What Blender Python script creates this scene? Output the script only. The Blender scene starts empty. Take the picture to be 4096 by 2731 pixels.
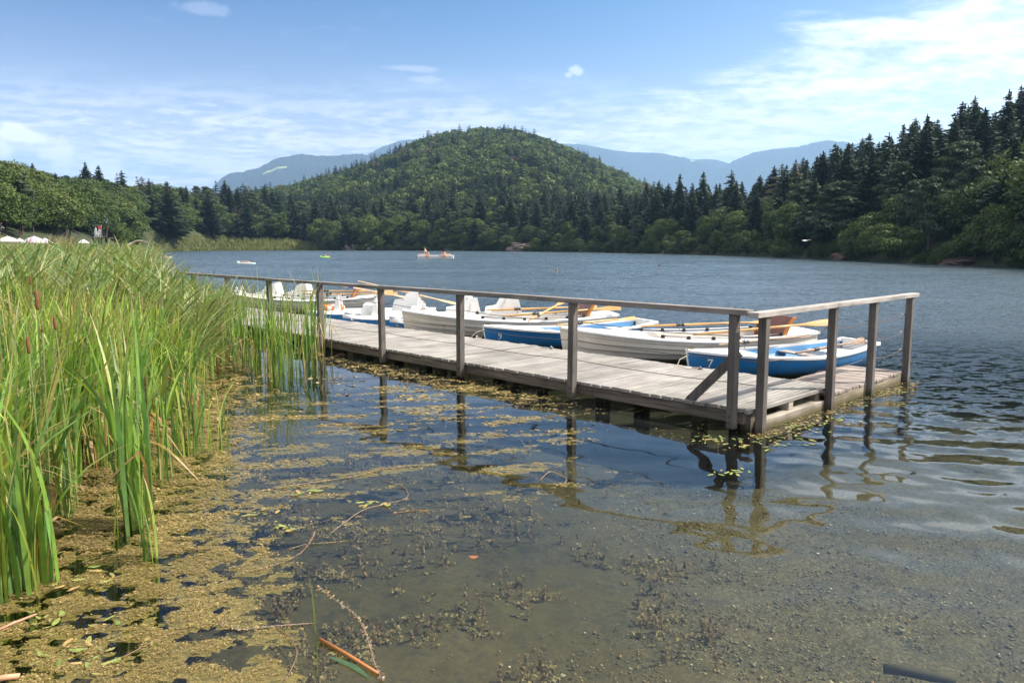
SUN_E = 5.0
SKY_S = .088
SKY_TINT = (.15, .51, .80)
HORIZON = (8.8, 8.8, 9.0)
CLOUD = (11.9, 11.2, 10.8)
PUFF = (13.6, 12.7, 12.0)
HAZE = 1.9e-4
HAZE_C = (.38, .64, .98, 1)
EXPOSURE = 0.9
FOLIAGE = 1.25
WAVE = 1.5
FAR_ROUGH = .21
import bpy, math, random
import numpy as np
from mathutils import Vector, Matrix
R = math.radians
rng = np.random.default_rng(7)
random.seed(7)
scene = bpy.context.scene
COL = scene.collection

# ---------------------------------------------------------------- camera
CAM_H = 2.13
F_PX, CX, CY, YH = 3020.0, 2048.0, 1365.5, 982.0      # focal length in pixels of the 4096 px wide photograph
PITCH = math.atan((CY - YH) / F_PX)
cam = bpy.data.objects.new('camera', bpy.data.cameras.new('camera'))
COL.objects.link(cam)
cam.data.sensor_width = 36.0
cam.data.lens = 36.0 * F_PX / 4096.0
cam.location = (0, 0, CAM_H)
cam.rotation_euler = (math.pi / 2 - PITCH, 0, 0)
cam.data.clip_start = 0.05
cam.data.clip_end = 40000
scene.camera = cam

def ray(x, y):
    a, c = (x - CX) / F_PX, -(y - CY) / F_PX
    return np.array([a, math.cos(PITCH) + c * math.sin(PITCH), -math.sin(PITCH) + c * math.cos(PITCH)])
def at(x, y, z=0.0):
    r = ray(x, y)
    return np.array([0, 0, CAM_H]) + r * ((z - CAM_H) / r[2])
def far_at(x, y, dist):
    r = ray(x, y)
    return np.array([0, 0, CAM_H]) + r * (dist / r[1])
K = 4096 / 2352.0
def dp(x, y, z=0.0): return at(x * K, y * K, z)

# jetty frame: u runs along the walkway towards its end, v runs out along the finger
JO = np.array([2.894, 8.61])
JA = math.atan2(-.72, .694)
JU = np.array([math.cos(JA), math.sin(JA)]); JV = np.array([-JU[1], JU[0]])
def juv(u, v, z=0.0):
    p = JO + JU * u + JV * v
    return np.array([p[0], p[1], z])

# ---------------------------------------------------------------- object helpers
def tag(o, label=None, cat=None, group=None, kind=None):
    if label: o['label'] = label
    if cat: o['category'] = cat
    if group: o['group'] = group
    if kind: o['kind'] = kind
    return o
def empty(name, loc=(0, 0, 0), rz=0.0):
    o = bpy.data.objects.new(name, None)
    o.empty_display_size = .1
    o.location = loc; o.rotation_euler = (0, 0, rz)
    COL.objects.link(o)
    return o
def link(name, mesh, parent=None):
    o = bpy.data.objects.new(name, mesh)
    COL.objects.link(o)
    if parent is not None: o.parent = parent
    return o
def np_mesh(name, V, F, mats, col=None, smooth=False, midx=None):
    """F: (n,3) or (n,4) int array."""
    V = np.asarray(V, dtype=np.float32); F = np.asarray(F, dtype=np.int32)
    me = bpy.data.meshes.new(name)
    n, k = F.shape
    me.vertices.add(len(V)); me.vertices.foreach_set('co', V.ravel())
    me.loops.add(n * k); me.loops.foreach_set('vertex_index', F.ravel())
    me.polygons.add(n)
    me.polygons.foreach_set('loop_start', np.arange(0, n * k, k, dtype=np.int32))
    try: me.polygons.foreach_set('loop_total', np.full(n, k, dtype=np.int32))
    except Exception: pass
    for m in (mats if isinstance(mats, (list, tuple)) else [mats]): me.materials.append(m)
    if midx is not None: me.polygons.foreach_set('material_index', np.asarray(midx, dtype=np.int32))
    if smooth: me.polygons.foreach_set('use_smooth', np.ones(n, dtype=bool))
    me.update(calc_edges=True)
    if col is not None:
        a = me.attributes.new('Col', 'FLOAT_COLOR', 'POINT')
        c = np.ones((len(V), 4), dtype=np.float32); c[:, :3] = col
        a.data.foreach_set('color', c.ravel())
    me.validate()
    return me

class MB:
    def __init__(s): s.v = []; s.f = []; s.c = []
    def add(s, vs, fs, col=(1, 1, 1)):
        o = len(s.v); s.v += [tuple(map(float, p)) for p in vs]
        s.c += [col] * len(vs); s.f += [tuple(i + o for i in f) for f in fs]
    def box(s, x0, x1, y0, y1, z0, z1, col=(1, 1, 1)):
        s.add([(x0, y0, z0), (x1, y0, z0), (x1, y1, z0), (x0, y1, z0), (x0, y0, z1), (x1, y0, z1), (x1, y1, z1), (x0, y1, z1)],
              [(0, 3, 2, 1), (4, 5, 6, 7), (0, 1, 5, 4), (1, 2, 6, 5), (2, 3, 7, 6), (3, 0, 4, 7)], col)
    def bar(s, p, q, w, h, up=(0, 0, 1), col=(1, 1, 1), taper=1.0):
        p, q = Vector(p), Vector(q); d = (q - p).normalized(); up = Vector(up)
        a = d.cross(up).normalized(); b = a.cross(d).normalized()
        vs = []
        for c, k in ((p, 1.0), (q, taper)):
            vs += [c - a * w / 2 * k - b * h / 2 * k, c + a * w / 2 * k - b * h / 2 * k, c + a * w / 2 * k + b * h / 2 * k, c - a * w / 2 * k + b * h / 2 * k]
        s.add(vs, [(0, 1, 2, 3), (7, 6, 5, 4), (0, 4, 5, 1), (1, 5, 6, 2), (2, 6, 7, 3), (3, 7, 4, 0)], col)
    def tube(s, pts, rad, n=8, col=(1, 1, 1), caps=True):
        pts = [Vector(p) for p in pts]
        if not isinstance(rad, (list, tuple)): rad = [rad] * len(pts)
        vs = []; prev = None
        for i, p in enumerate(pts):
            d = (pts[min(i + 1, len(pts) - 1)] - pts[max(i - 1, 0)]).normalized()
            if prev is None:
                a = d.cross(Vector((0, 0, 1)) if abs(d.z) < .9 else Vector((1, 0, 0))).normalized()
            else:
                a = (prev - d * prev.dot(d)).normalized()
            prev = a; b = d.cross(a)
            for k in range(n):
                t = 2 * math.pi * k / n
                vs.append(p + (a * math.cos(t) + b * math.sin(t)) * rad[i])
        fs = []
        for i in range(len(pts) - 1):
            for k in range(n):
                k2 = (k + 1) % n
                fs.append((i * n + k, i * n + k2, (i + 1) * n + k2, (i + 1) * n + k))
        if caps:
            fs.append(tuple(range(n - 1, -1, -1))); m = (len(pts) - 1) * n
            fs.append(tuple(range(m, m + n)))
        s.add(vs, fs, col)
    def lathe(s, prof, n=16, c=(0, 0, 0), col=(1, 1, 1)):
        vs = []
        for r, z in prof:
            for k in range(n):
                t = 2 * math.pi * k / n
                vs.append((c[0] + r * math.cos(t), c[1] + r * math.sin(t), c[2] + z))
        fs = [(i * n + k, i * n + (k + 1) % n, (i + 1) * n + (k + 1) % n, (i + 1) * n + k) for i in range(len(prof) - 1) for k in range(n)]
        s.add(vs, fs, col)
    def torus(s, c, Rr, r, n=24, m=10, col=None, M=None):
        vs = []; cs = []
        for i in range(n):
            a = 2 * math.pi * i / n
            for j in range(m):
                b = 2 * math.pi * j / m
                p = Vector(((Rr + r * math.cos(b)) * math.cos(a), (Rr + r * math.cos(b)) * math.sin(a), r * math.sin(b)))
                if M is not None: p = M @ p
                vs.append(Vector(c) + p)
                cs.append(col(i / n) if callable(col) else (col or (1, 1, 1)))
        fs = [(i * m + j, ((i + 1) % n) * m + j, ((i + 1) % n) * m + (j + 1) % m, i * m + (j + 1) % m) for i in range(n) for j in range(m)]
        s.add(vs, fs); s.c[-len(vs):] = cs
    def ell(s, c, r, n=12, m=8, col=(1, 1, 1), M=None):
        vs = []
        for i in range(m + 1):
            a = math.pi * i / m
            for k in range(n):
                t = 2 * math.pi * k / n
                p = Vector((r[0] * math.sin(a) * math.cos(t), r[1] * math.sin(a) * math.sin(t), r[2] * math.cos(a)))
                if M is not None: p = M @ p
                vs.append(Vector(c) + p)
        fs = [(i * n + k, (i + 1) * n + k, (i + 1) * n + (k + 1) % n, i * n + (k + 1) % n) for i in range(m) for k in range(n)]
        s.add(vs, fs, col)
    def mesh(s, name, mat, smooth=False):
        me = bpy.data.meshes.new(name)
        me.from_pydata(s.v, [], s.f)
        for m in (mat if isinstance(mat, (list, tuple)) else [mat]): me.materials.append(m)
        a = me.attributes.new('Col', 'FLOAT_COLOR', 'POINT')
        c = np.ones((len(s.v), 4), dtype=np.float32); c[:, :3] = np.array(s.c, dtype=np.float32)
        a.data.foreach_set('color', c.ravel())
        if smooth: me.polygons.foreach_set('use_smooth', np.ones(len(me.polygons), dtype=bool))
        me.update()
        return me
    def build(s, name, mat, parent=None, smooth=False, bevel=0.0):
        o = link(name, s.mesh(name, mat, smooth), parent)
        if bevel:
            b = o.modifiers.new('bevel', 'BEVEL'); b.width = bevel; b.segments = 2; b.limit_method = 'ANGLE'
        return o

# ---------------------------------------------------------------- materials
def nmat(name):
    m = bpy.data.materials.new(name); m.use_nodes = True
    nt = m.node_tree; nt.nodes.clear()
    out = nt.nodes.new('ShaderNodeOutputMaterial')
    return m, nt, out
def N(nt, typ, **kw):
    n = nt.nodes.new(typ)
    for k, v in kw.items():
        if k in n.inputs: n.inputs[k].default_value = v
        else: setattr(n, k, v)
    return n
def L(nt, a, b): nt.links.new(a, b)
def rgba(c): return (c[0], c[1], c[2], 1)
def noise(nt, vec, scale, detail=4, rough=.55, **kw):
    n = N(nt, 'ShaderNodeTexNoise', Scale=scale, Detail=detail, Roughness=rough, **kw)
    if vec is not None: L(nt, vec, n.inputs['Vector'])
    return n
def ramp(nt, fac, stops):
    r = nt.nodes.new('ShaderNodeValToRGB')
    e = r.color_ramp.elements
    while len(e) < len(stops): e.new(.5)
    for k, (p, c) in enumerate(stops):
        e[k].position = p
        e[k].color = rgba(c) if isinstance(c, (tuple, list)) else (c, c, c, 1)
    L(nt, fac, r.inputs['Fac'])
    return r
def mixc(nt, a, b, fac, blend='MIX'):
    m = nt.nodes.new('ShaderNodeMix'); m.data_type = 'RGBA'; m.blend_type = blend
    for sock, val in ((m.inputs[0], fac), (m.inputs[6], a), (m.inputs[7], b)):
        if hasattr(val, 'is_output'): L(nt, val, sock)
        elif isinstance(val, (tuple, list)): sock.default_value = rgba(val)
        else: sock.default_value = val
    return m.outputs[2]
def mathn(nt, op, a, b=None, clamp=False):
    m = nt.nodes.new('ShaderNodeMath'); m.operation = op; m.use_clamp = clamp
    for sock, val in zip(m.inputs, (a, b)):
        if val is None: continue
        if hasattr(val, 'is_output'): L(nt, val, sock)
        else: sock.default_value = val
    return m.outputs[0]
def maprange(nt, v, a, b, c=0.0, d=1.0, smooth=True):
    m = nt.nodes.new('ShaderNodeMapRange')
    m.interpolation_type = 'SMOOTHSTEP' if smooth else 'LINEAR'
    L(nt, v, m.inputs[0])
    for i, x in enumerate((a, b, c, d)): m.inputs[1 + i].default_value = x
    return m.outputs[0]
def objvec(nt, scale=(1, 1, 1)):
    tc = nt.nodes.new('ShaderNodeTexCoord'); mp = nt.nodes.new('ShaderNodeMapping')
    mp.inputs['Scale'].default_value = scale
    L(nt, tc.outputs['Object'], mp.inputs['Vector'])
    return mp.outputs[0]

def wood_mat(name, base, dark, scale, rough=.8, stain=None):
    """weathered timber; scale stretches the grain along the board"""
    m, nt, out = nmat(name)
    b = N(nt, 'ShaderNodeBsdfPrincipled', Roughness=rough)
    L(nt, b.outputs[0], out.inputs[0])
    v = objvec(nt, scale)
    n1 = noise(nt, v, 1.0, 8, .65)
    n2 = noise(nt, objvec(nt, (1.7, 1.7, 1.7)), 1.0, 5)
    n3 = noise(nt, v, 5.0, 3, .6)
    at_ = N(nt, 'ShaderNodeAttribute', attribute_name='Col')
    c = ramp(nt, n1.outputs[0], [(.28, dark), (.5, base), (.75, tuple(min(1, x * 1.25) for x in base))]).outputs[0]
    c = mixc(nt, c, ramp(nt, n2.outputs[0], [(.3, .62), (.65, 1.08)]).outputs[0], 1.0, 'MULTIPLY')
    c = mixc(nt, c, at_.outputs[0], 1.0, 'MULTIPLY')
    if stain:
        sep = nt.nodes.new('ShaderNodeSeparateXYZ'); L(nt, objvec(nt), sep.inputs[0])
        zz = mathn(nt, 'ADD', sep.outputs[2], mathn(nt, 'MULTIPLY', n2.outputs[0], .12))
        c = mixc(nt, stain, c, maprange(nt, zz, .06, .2))
    L(nt, c, b.inputs['Base Color'])
    bp = N(nt, 'ShaderNodeBump', Strength=.35, Distance=.006)
    L(nt, n3.outputs[0], bp.inputs['Height']); L(nt, bp.outputs[0], b.inputs['Normal'])
    return m

def paint_mat(name, base, rough=.35, dirt=(.3, .28, .22), amount=.35, scale=3.0, attr=False, coat=0.0, low=None):
    m, nt, out = nmat(name)
    b = N(nt, 'ShaderNodeBsdfPrincipled', Roughness=rough)
    b.inputs['Coat Weight'].default_value = coat
    L(nt, b.outputs[0], out.inputs[0])
    n1 = noise(nt, objvec(nt, (1, 1, 1)), scale, 7, .6)
    n2 = noise(nt, objvec(nt, (1, 1, 5)), scale * 2.3, 5, .6)
    c = base
    if attr:
        at_ = N(nt, 'ShaderNodeAttribute', attribute_name='Col'); c = at_.outputs[0]
    f = mathn(nt, 'MULTIPLY', ramp(nt, n1.outputs[0], [(.42, 0.0), (.72, 1.0)]).outputs[0], amount)
    c = mixc(nt, c, dirt, f)
    c = mixc(nt, c, dirt, mathn(nt, 'MULTIPLY', ramp(nt, n2.outputs[0], [(.55, 0.0), (.8, 1.0)]).outputs[0], amount * .6))
    if low:   # slime line just above the water
        sep = nt.nodes.new('ShaderNodeSeparateXYZ'); L(nt, objvec(nt), sep.inputs[0])
        zz = mathn(nt, 'SUBTRACT', sep.outputs[2], mathn(nt, 'MULTIPLY', n1.outputs[0], .07))
        c = mixc(nt, low, c, maprange(nt, zz, -.01, .08))
    L(nt, c, b.inputs['Base Color'])
    L(nt, maprange(nt, n1.outputs[0], .3, .8, rough * .8, min(1, rough * 1.6)), b.inputs['Roughness'])
    return m

def plain_mat(name, base, rough=.6, metal=0.0, var=.25, scale=6.0, attr=False, trans=0.0):
    m, nt, out = nmat(name)
    b = N(nt, 'ShaderNodeBsdfPrincipled', Roughness=rough, Metallic=metal)
    n1 = noise(nt, objvec(nt), scale, 5)
    c = base
    if attr: c = N(nt, 'ShaderNodeAttribute', attribute_name='Col').outputs[0]
    c = mixc(nt, c, ramp(nt, n1.outputs[0], [(.3, 1 - var), (.7, 1 + var * .4)]).outputs[0], 1.0, 'MULTIPLY')
    L(nt, c, b.inputs['Base Color'])
    if trans:
        t = N(nt, 'ShaderNodeBsdfTranslucent'); L(nt, c, t.inputs[0])
        mx = N(nt, 'ShaderNodeMixShader', Fac=trans)
        L(nt, b.outputs[0], mx.inputs[1]); L(nt, t.outputs[0], mx.inputs[2]); L(nt, mx.outputs[0], out.inputs[0])
    else:
        L(nt, b.outputs[0], out.inputs[0])
    return m

def foliage_mat(name, stops, trans=.3, rough=.6, spread=.5):
    """tree foliage: hue differs per tree (object random) and per leaf clump (noise)"""
    stops = [(p_, tuple(x_ * FOLIAGE for x_ in c_)) for p_, c_ in stops]
    m, nt, out = nmat(name)
    oi = nt.nodes.new('ShaderNodeObjectInfo')
    n1 = noise(nt, objvec(nt), .7, 3)
    f = mathn(nt, 'ADD', mathn(nt, 'MULTIPLY', oi.outputs['Random'], 1 - spread), mathn(nt, 'MULTIPLY', n1.outputs[0], spread))
    ge = nt.nodes.new('ShaderNodeNewGeometry'); nb_ = noise(nt, ge.outputs['Position'], .016, 3)
    f = mathn(nt, 'ADD', f, mathn(nt, 'MULTIPLY', mathn(nt, 'SUBTRACT', nb_.outputs[0], .5), .9))
    c = ramp(nt, f, stops).outputs[0]
    at_ = N(nt, 'ShaderNodeAttribute', attribute_name='Col')
    c = mixc(nt, c, at_.outputs[0], 1.0, 'MULTIPLY')
    d = N(nt, 'ShaderNodeBsdfPrincipled', Roughness=rough)
    d.inputs['Specular IOR Level'].default_value = .25
    L(nt, c, d.inputs['Base Color'])
    t = N(nt, 'ShaderNodeBsdfTranslucent')
    L(nt, mixc(nt, c, (1.25, 1.2, .6), 1.0, 'MULTIPLY'), t.inputs[0])
    mx = N(nt, 'ShaderNodeMixShader', Fac=trans)
    L(nt, d.outputs[0], mx.inputs[1]); L(nt, t.outputs[0], mx.inputs[2]); L(nt, mx.outputs[0], out.inputs[0])
    return m

W_DECK = wood_mat('deck_wood', (.295, .274, .25), (.135, .12, .104), (34, 1.6, 34), .82)
W_FINGER = wood_mat('finger_wood', (.33, .275, .235), (.13, .105, .085), (1.6, 34, 34), .82)
W_POST = wood_mat('post_wood', (.135, .117, .103), (.042, .036, .031), (30, 30, 1.8), .8, stain=(.05, .04, .02))
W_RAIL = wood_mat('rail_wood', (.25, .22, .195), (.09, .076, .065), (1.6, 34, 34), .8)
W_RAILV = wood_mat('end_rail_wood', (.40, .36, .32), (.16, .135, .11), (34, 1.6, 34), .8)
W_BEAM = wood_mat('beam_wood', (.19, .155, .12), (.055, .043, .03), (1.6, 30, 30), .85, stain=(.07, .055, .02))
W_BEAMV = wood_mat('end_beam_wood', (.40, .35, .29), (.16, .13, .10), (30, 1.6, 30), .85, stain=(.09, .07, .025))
W_PILE = wood_mat('pile_wood', (.16, .13, .10), (.05, .04, .03), (26, 26, 2), .85, stain=(.035, .03, .015))
W_OAR = wood_mat('oar_wood', (.62, .36, .13), (.42, .21, .06), (2, 30, 30), .35)
W_OARP = wood_mat('pale_oar_wood', (.66, .44, .26), (.48, .29, .15), (2, 30, 30), .4)
W_OLDOAR = wood_mat('worn_oar_wood', (.33, .23, .16), (.11, .07, .05), (3, 22, 22), .75)
W_THWART = wood_mat('thwart_wood', (.42, .36, .31), (.2, .15, .12), (30, 2, 30), .75)
W_SEAT = paint_mat('brown_back_board', (.23, .082, .035), .38, (.1, .04, .02), .4, 4)
W_SEATEDGE = paint_mat('orange_back_edge', (.56, .2, .03), .4, (.35, .12, .03), .4, 4)
M_WHITE = paint_mat('white_gelcoat', (.80, .79, .76), .3, (.5, .47, .4), .22, 3, coat=.1)
M_CREAM = paint_mat('cream_gelcoat', (.74, .665, .545), .35, (.42, .37, .27), .38, 2.5, coat=.1, low=(.16, .15, .1))
M_INNER = paint_mat('cream_liner', (.74, .68, .6), .4, (.5, .45, .38), .25, 2.5)
M_BLUE = paint_mat('blue_hull_paint', (.008, .165, .43), .4, (.05, .13, .17), .6, 2.6, low=(.05, .07, .03))
M_BLUEIN = paint_mat('blue_inner_paint', (.10, .30, .58), .5, (.1, .2, .28), .45, 3)
M_BLUEFLOAT = paint_mat('blue_float_paint', (.02, .22, .56), .4, (.2, .35, .5), .4, 2.6)
M_BLACK = plain_mat('black_plastic', (.02, .02, .022), .45)
M_BLUEPL = plain_mat('blue_plastic', (.02, .07, .45), .4)
M_METAL = plain_mat('grey_metal', (.42, .42, .42), .35, .9)
M_BRASS = plain_mat('tarnished_metal', (.22, .17, .1), .45, .8)
M_RUST = plain_mat('rusty_metal', (.14, .07, .04), .7, .5)
M_WIRE = plain_mat('rusty_wire', (.13, .09, .07), .6, .6)
M_ROPE = plain_mat('rope_fibre', (.42, .36, .27), .9)
M_ANY = plain_mat('painted_plastic', (1, 1, 1), .5, attr=True, var=.12)
M_CLOTH = plain_mat('dyed_cloth', (1, 1, 1), .8, attr=True, var=.12, trans=.25)
M_SKIN = plain_mat('skin', (.62, .36, .24), .55, var=.15)
# ================================================================ JETTY
jet = tag(empty('jetty', (JO[0], JO[1], 0), JA),
          'weathered grey plank jetty with post-and-wire railing, running from the reeds out into the lake', 'jetty')
g = lambda a, b: random.uniform(a, b)
m = MB(); x = -20.6
while x < -.02:
    w = g(.135, .15); x1 = min(x + w, .0)
    t = g(.84, 1.12); c = (t, t * g(.97, 1.01), t * g(.94, 1.0)); z = .27 + g(-.004, .004)
    m.box(x, x1, -.268 + g(-.018, .014), 2.0 + g(-.035, .03), z - .045, z, c)
    x = x1 + g(.014, .024)
m.build('deck', W_DECK, jet, bevel=.006)
m = MB(); y = 1.80
while y < 4.36:
    w = g(.10, .115); t = g(.75, 1.12); z = .185 + g(-.004, .004)
    m.box(-.82 + g(-.015, .015), .05 + g(-.01, .01), y, y + w, z - .04, z, (t, t * .98, t * .96))
    y += w + g(.007, .013)
m.build('lower_deck', W_FINGER, jet, bevel=.006)
for a, b in ((-20.5, -14.6), (-14.59, -9.9), (-9.89, -6.6), (-6.59, -4.1), (-4.09, -2.35), (-2.34, -.08)):
    m = MB(); m.box(a, b, -.245, -.165, .085 + g(-.004, .004), .222, (g(.85, 1.05),) * 3); m.build('beam', W_BEAM, jet, bevel=.005)
for y0 in (.75, 1.8):
    m = MB(); m.box(-20.4, -.2, y0, y0 + .09, .06, .222, (.8, .8, .8)); m.build('beam', W_BEAM, jet)
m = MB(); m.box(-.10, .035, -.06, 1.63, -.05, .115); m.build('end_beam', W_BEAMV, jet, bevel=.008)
m = MB(); m.box(-.13, -.01, .72, .84, .117, .223); m.build('block', W_BEAMV, jet, bevel=.005)
m = MB(); m.box(-.16, -.03, 1.50, 1.62, .117, .223); m.build('block', W_PILE, jet, bevel=.005)
m = MB(); m.box(-.17, -.04, -.16, -.06, -.4, .222); m.build('block', W_PILE, jet, bevel=.005)
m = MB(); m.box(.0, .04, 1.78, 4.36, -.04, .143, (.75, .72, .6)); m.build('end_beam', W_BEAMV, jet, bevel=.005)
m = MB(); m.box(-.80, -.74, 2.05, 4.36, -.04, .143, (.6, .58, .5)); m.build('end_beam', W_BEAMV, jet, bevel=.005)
for u0, v0 in ((-.75, -.17), (-.27, -.12), (-2.3, -.13), (-4.05, -.17), (-5.45, -.12), (-5.8, -.17), (-6.25, -.17), (-8.1, -.16), (-9.9, -.16), (-12, -.16), (-14.2, -.16),
               (-.9, 1.7), (-3, 1.7), (-5.2, 1.7), (-7.4, 1.7), (-9.6, 1.7), (-11.8, 1.7), (-14, 1.7), (-2.3, .8), (-5.4, .8), (-8.4, .8), (-.7, 3.2), (-.7, 4.25)):
    s = g(.07, .09); m = MB(); m.box(u0 - s, u0 + s, v0, v0 + 2 * s, -1.2, .084 if v0 < 1 else .058, (g(.8, 1.1),) * 3)
    m.build('pile', W_PILE, jet, bevel=.008)
PU = [-.19, -2.62, -5.01, -7.22, -9.37, -11.55, -13.72, -15.8, -17.92]
for i, u0 in enumerate(PU):
    m = MB(); t = g(.85, 1.1); a = g(.045, .052)
    m.bar((u0 + g(-.012, .012), -.335, .035 + g(-.02, .03)), (u0, -.335, 1.355), 2 * a, .098, (0, 1, 0), (t, t, t)); m.build('post', W_POST, jet, bevel=.006)
    for zz in (.12, .19):
        m = MB(); m.lathe([(0, .012), (.012, .010), (.016, 0)], 8)
        me = m.mesh('bolt', M_RUST, True); me.transform(Matrix.Translation((u0, -.389, zz)) @ Matrix.Rotation(R(90), 4, 'X')); link('bolt', me, jet)
FV = [-.13, 1.70, 3.04, 4.48]
for v0 in FV:
    m = MB(); t = g(.85, 1.1)
    m.bar((.07 + g(-.01, .01), v0, -.9), (.065, v0, 1.335), .098, .095, (0, 1, 0), (t, t, t)); m.build('post', W_POST, jet, bevel=.006)
for a, b in ((-18.1, -11.55), (-11.545, -7.2), (-7.195, -2.62), (-2.615, .0)):
    m = MB(); t = g(.85, 1.05); m.box(a, b, -.405, -.262, 1.357 + g(-.003, .003), 1.418 + g(-.003, .003), (t, t, t)); m.build('handrail', W_RAIL, jet, bevel=.006)
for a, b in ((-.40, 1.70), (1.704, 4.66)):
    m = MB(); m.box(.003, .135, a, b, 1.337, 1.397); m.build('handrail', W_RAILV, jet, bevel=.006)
m = MB(); m.bar((-.84, -.195, .25), (-.20, -.195, .90), .095, .085, (0, 1, 0)); m.build('brace', W_POST, jet, bevel=.005)
def sagging(a, b, sag, n=8):
    a, b = Vector(a), Vector(b)
    return [a.lerp(b, i / n) - Vector((0, 0, sag * 4 * (i / n) * (1 - i / n))) for i in range(n + 1)]
for zz in (1.105, .84, .565):
    pts = [(.065, -.27, zz)]
    for i in range(len(PU)):
        a = pts[-1]; b = (PU[i], -.272, zz)
        pts += sagging(a, b, .03 * abs(b[0] - a[0]) / 2.3 * g(.6, 1.5))[1:]
    m = MB(); m.tube(pts, .0046, 5); m.build('wire', M_WIRE, jet)
    pts = [(.012, FV[0], zz - .02)]
    for i in (1, 2, 3):
        a = pts[-1]; b = (.012, FV[i], zz - .025); pts += sagging(a, b, g(.035, .07))[1:]
    m = MB(); m.tube(pts, .0046, 5); m.build('wire', M_WIRE, jet)
    m = MB(); m.torus((.012, 4.44, zz - .03), .018, .006, 10, 6, M=Matrix.Rotation(R(70), 3, 'Y')); m.bar((.0, 4.40, zz - .03), (.0, 4.36, zz - .045), .03, .012); m.build('wire_clamp', M_METAL, jet)

# ---------------------------------------------------------------- mooring rings on the deck
def mooring(px, py, lab, rz):
    p = at(px, py, .275)
    t = tag(empty('mooring_ring', (p[0], p[1], .275), rz), lab, 'mooring ring', 'mooring rings along the jetty edge')
    m = MB(); m.box(-.06, .06, -.03, .03, 0, .008); m.lathe([(.012, .008), (.012, .03), (0, .032)], 8); m.build('plate', M_RUST, t)
    m = MB(); m.torus((0, 0, .034), .03, .007, 14, 6, M=Matrix.Rotation(R(65), 3, 'X')); m.build('ring', M_METAL, t, True)
    m = MB()
    for k in range(5):
        m.torus((.05 + .028 * k, .012 * math.sin(k * 2), .012), .016, .005, 10, 5, M=Matrix.Rotation(R(90 * (k % 2)), 3, 'X') @ Matrix.Scale(1.4, 3, (1, 0, 0)))
    m.build('chain', M_BRASS, t, True); t.scale = (.75,) * 3
for q in ((2800, 1477, 'rusty ring and chain on the deck by the bow of blue boat 7', 2.4), (2206, 1393, 'rusty ring on the deck by the stem of the cream boat beside blue boat 9', 1.2),
          (1908, 1352, 'metal ring with shackles on the deck beside the bow of blue boat 9', .5), (1408, 1281, 'rusty ring on the deck in front of the white float with the console', .8),
          (1588, 1307, 'black ring on the deck under the bow of the cream boat with bucket seats behind', 1.0), (1165, 1251, 'dark ring on the deck behind the cattails by the float carrying the lifebuoy', .6)):
    mooring(*q)

# ================================================================ ROWING BOATS
def pw(x, p): return max(0.0, x) ** p
class Hull:
    def __init__(s, Ln, B, zb, zm, zs, tr, keel=-.13, tm=.58):
        s.L, s.B, s.zb, s.zm, s.zs, s.tr, s.k, s.tm = Ln, B, zb, zm, zs, tr, keel, tm
    def half(s, t):
        f = 1 - pw(1 - t / s.tm, 2.0) if t < s.tm else 1 - (1 - s.tr) * ((t - s.tm) / (1 - s.tm)) ** 2
        return max(.016, s.B / 2 * f)
    def sheer(s, t):
        return s.zm + (s.zb - s.zm) * pw(1 - t / .62, 1.9) + (s.zs - s.zm) * pw((t - .5) / .5, 2)
    def keel(s, t): return s.k + .16 * pw(1 - t / .12, 2) + .10 * pw((t - .65) / .35, 2)
    def pt(s, t, q, side, off=0.0, inset=0.0):
        w = min(1, t / .4); zk, zg = s.keel(t), s.sheer(t)
        y = s.half(t) * ((1 - w) * q ** 1.0 + w * (1 - (1 - q) ** 2.4)) + off - inset
        x = s.L * t + .12 * (1 - q) * (1 - t) ** 5
        return (x, side * max(.004, y), zk + (zg - zk) * q ** 1.5)
    def y_at(s, x, z):
        t = x / s.L; zk, zg = s.keel(t), s.sheer(t)
        return abs(s.pt(t, max(0, (z - zk) / (zg - zk)) ** (1 / 1.5), 1)[1])

def band(m, H, ts, prof, col=(1, 1, 1), close=True):
    """sweep a small profile (dy outwards, dz) along both sheer lines"""
    n = len(prof)
    for side in (-1, 1):
        vs = []
        for t in ts:
            x, y, z = H.pt(t, 1, side)
            for dy, dz in prof:
                yy = abs(y) + dy
                vs.append((x, side * max(.0, yy), z + dz))
        fs = []
        for i in range(len(ts) - 1):
            for k in range(n if close else n - 1):
                k2 = (k + 1) % n
                f = (i * n + k, i * n + k2, (i + 1) * n + k2, (i + 1) * n + k)
                fs.append(f if side < 0 else f[::-1])
        fs += [tuple(range(n)), tuple(range((len(ts) - 1) * n, len(ts) * n))]
        m.add(vs, fs, col)

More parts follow.
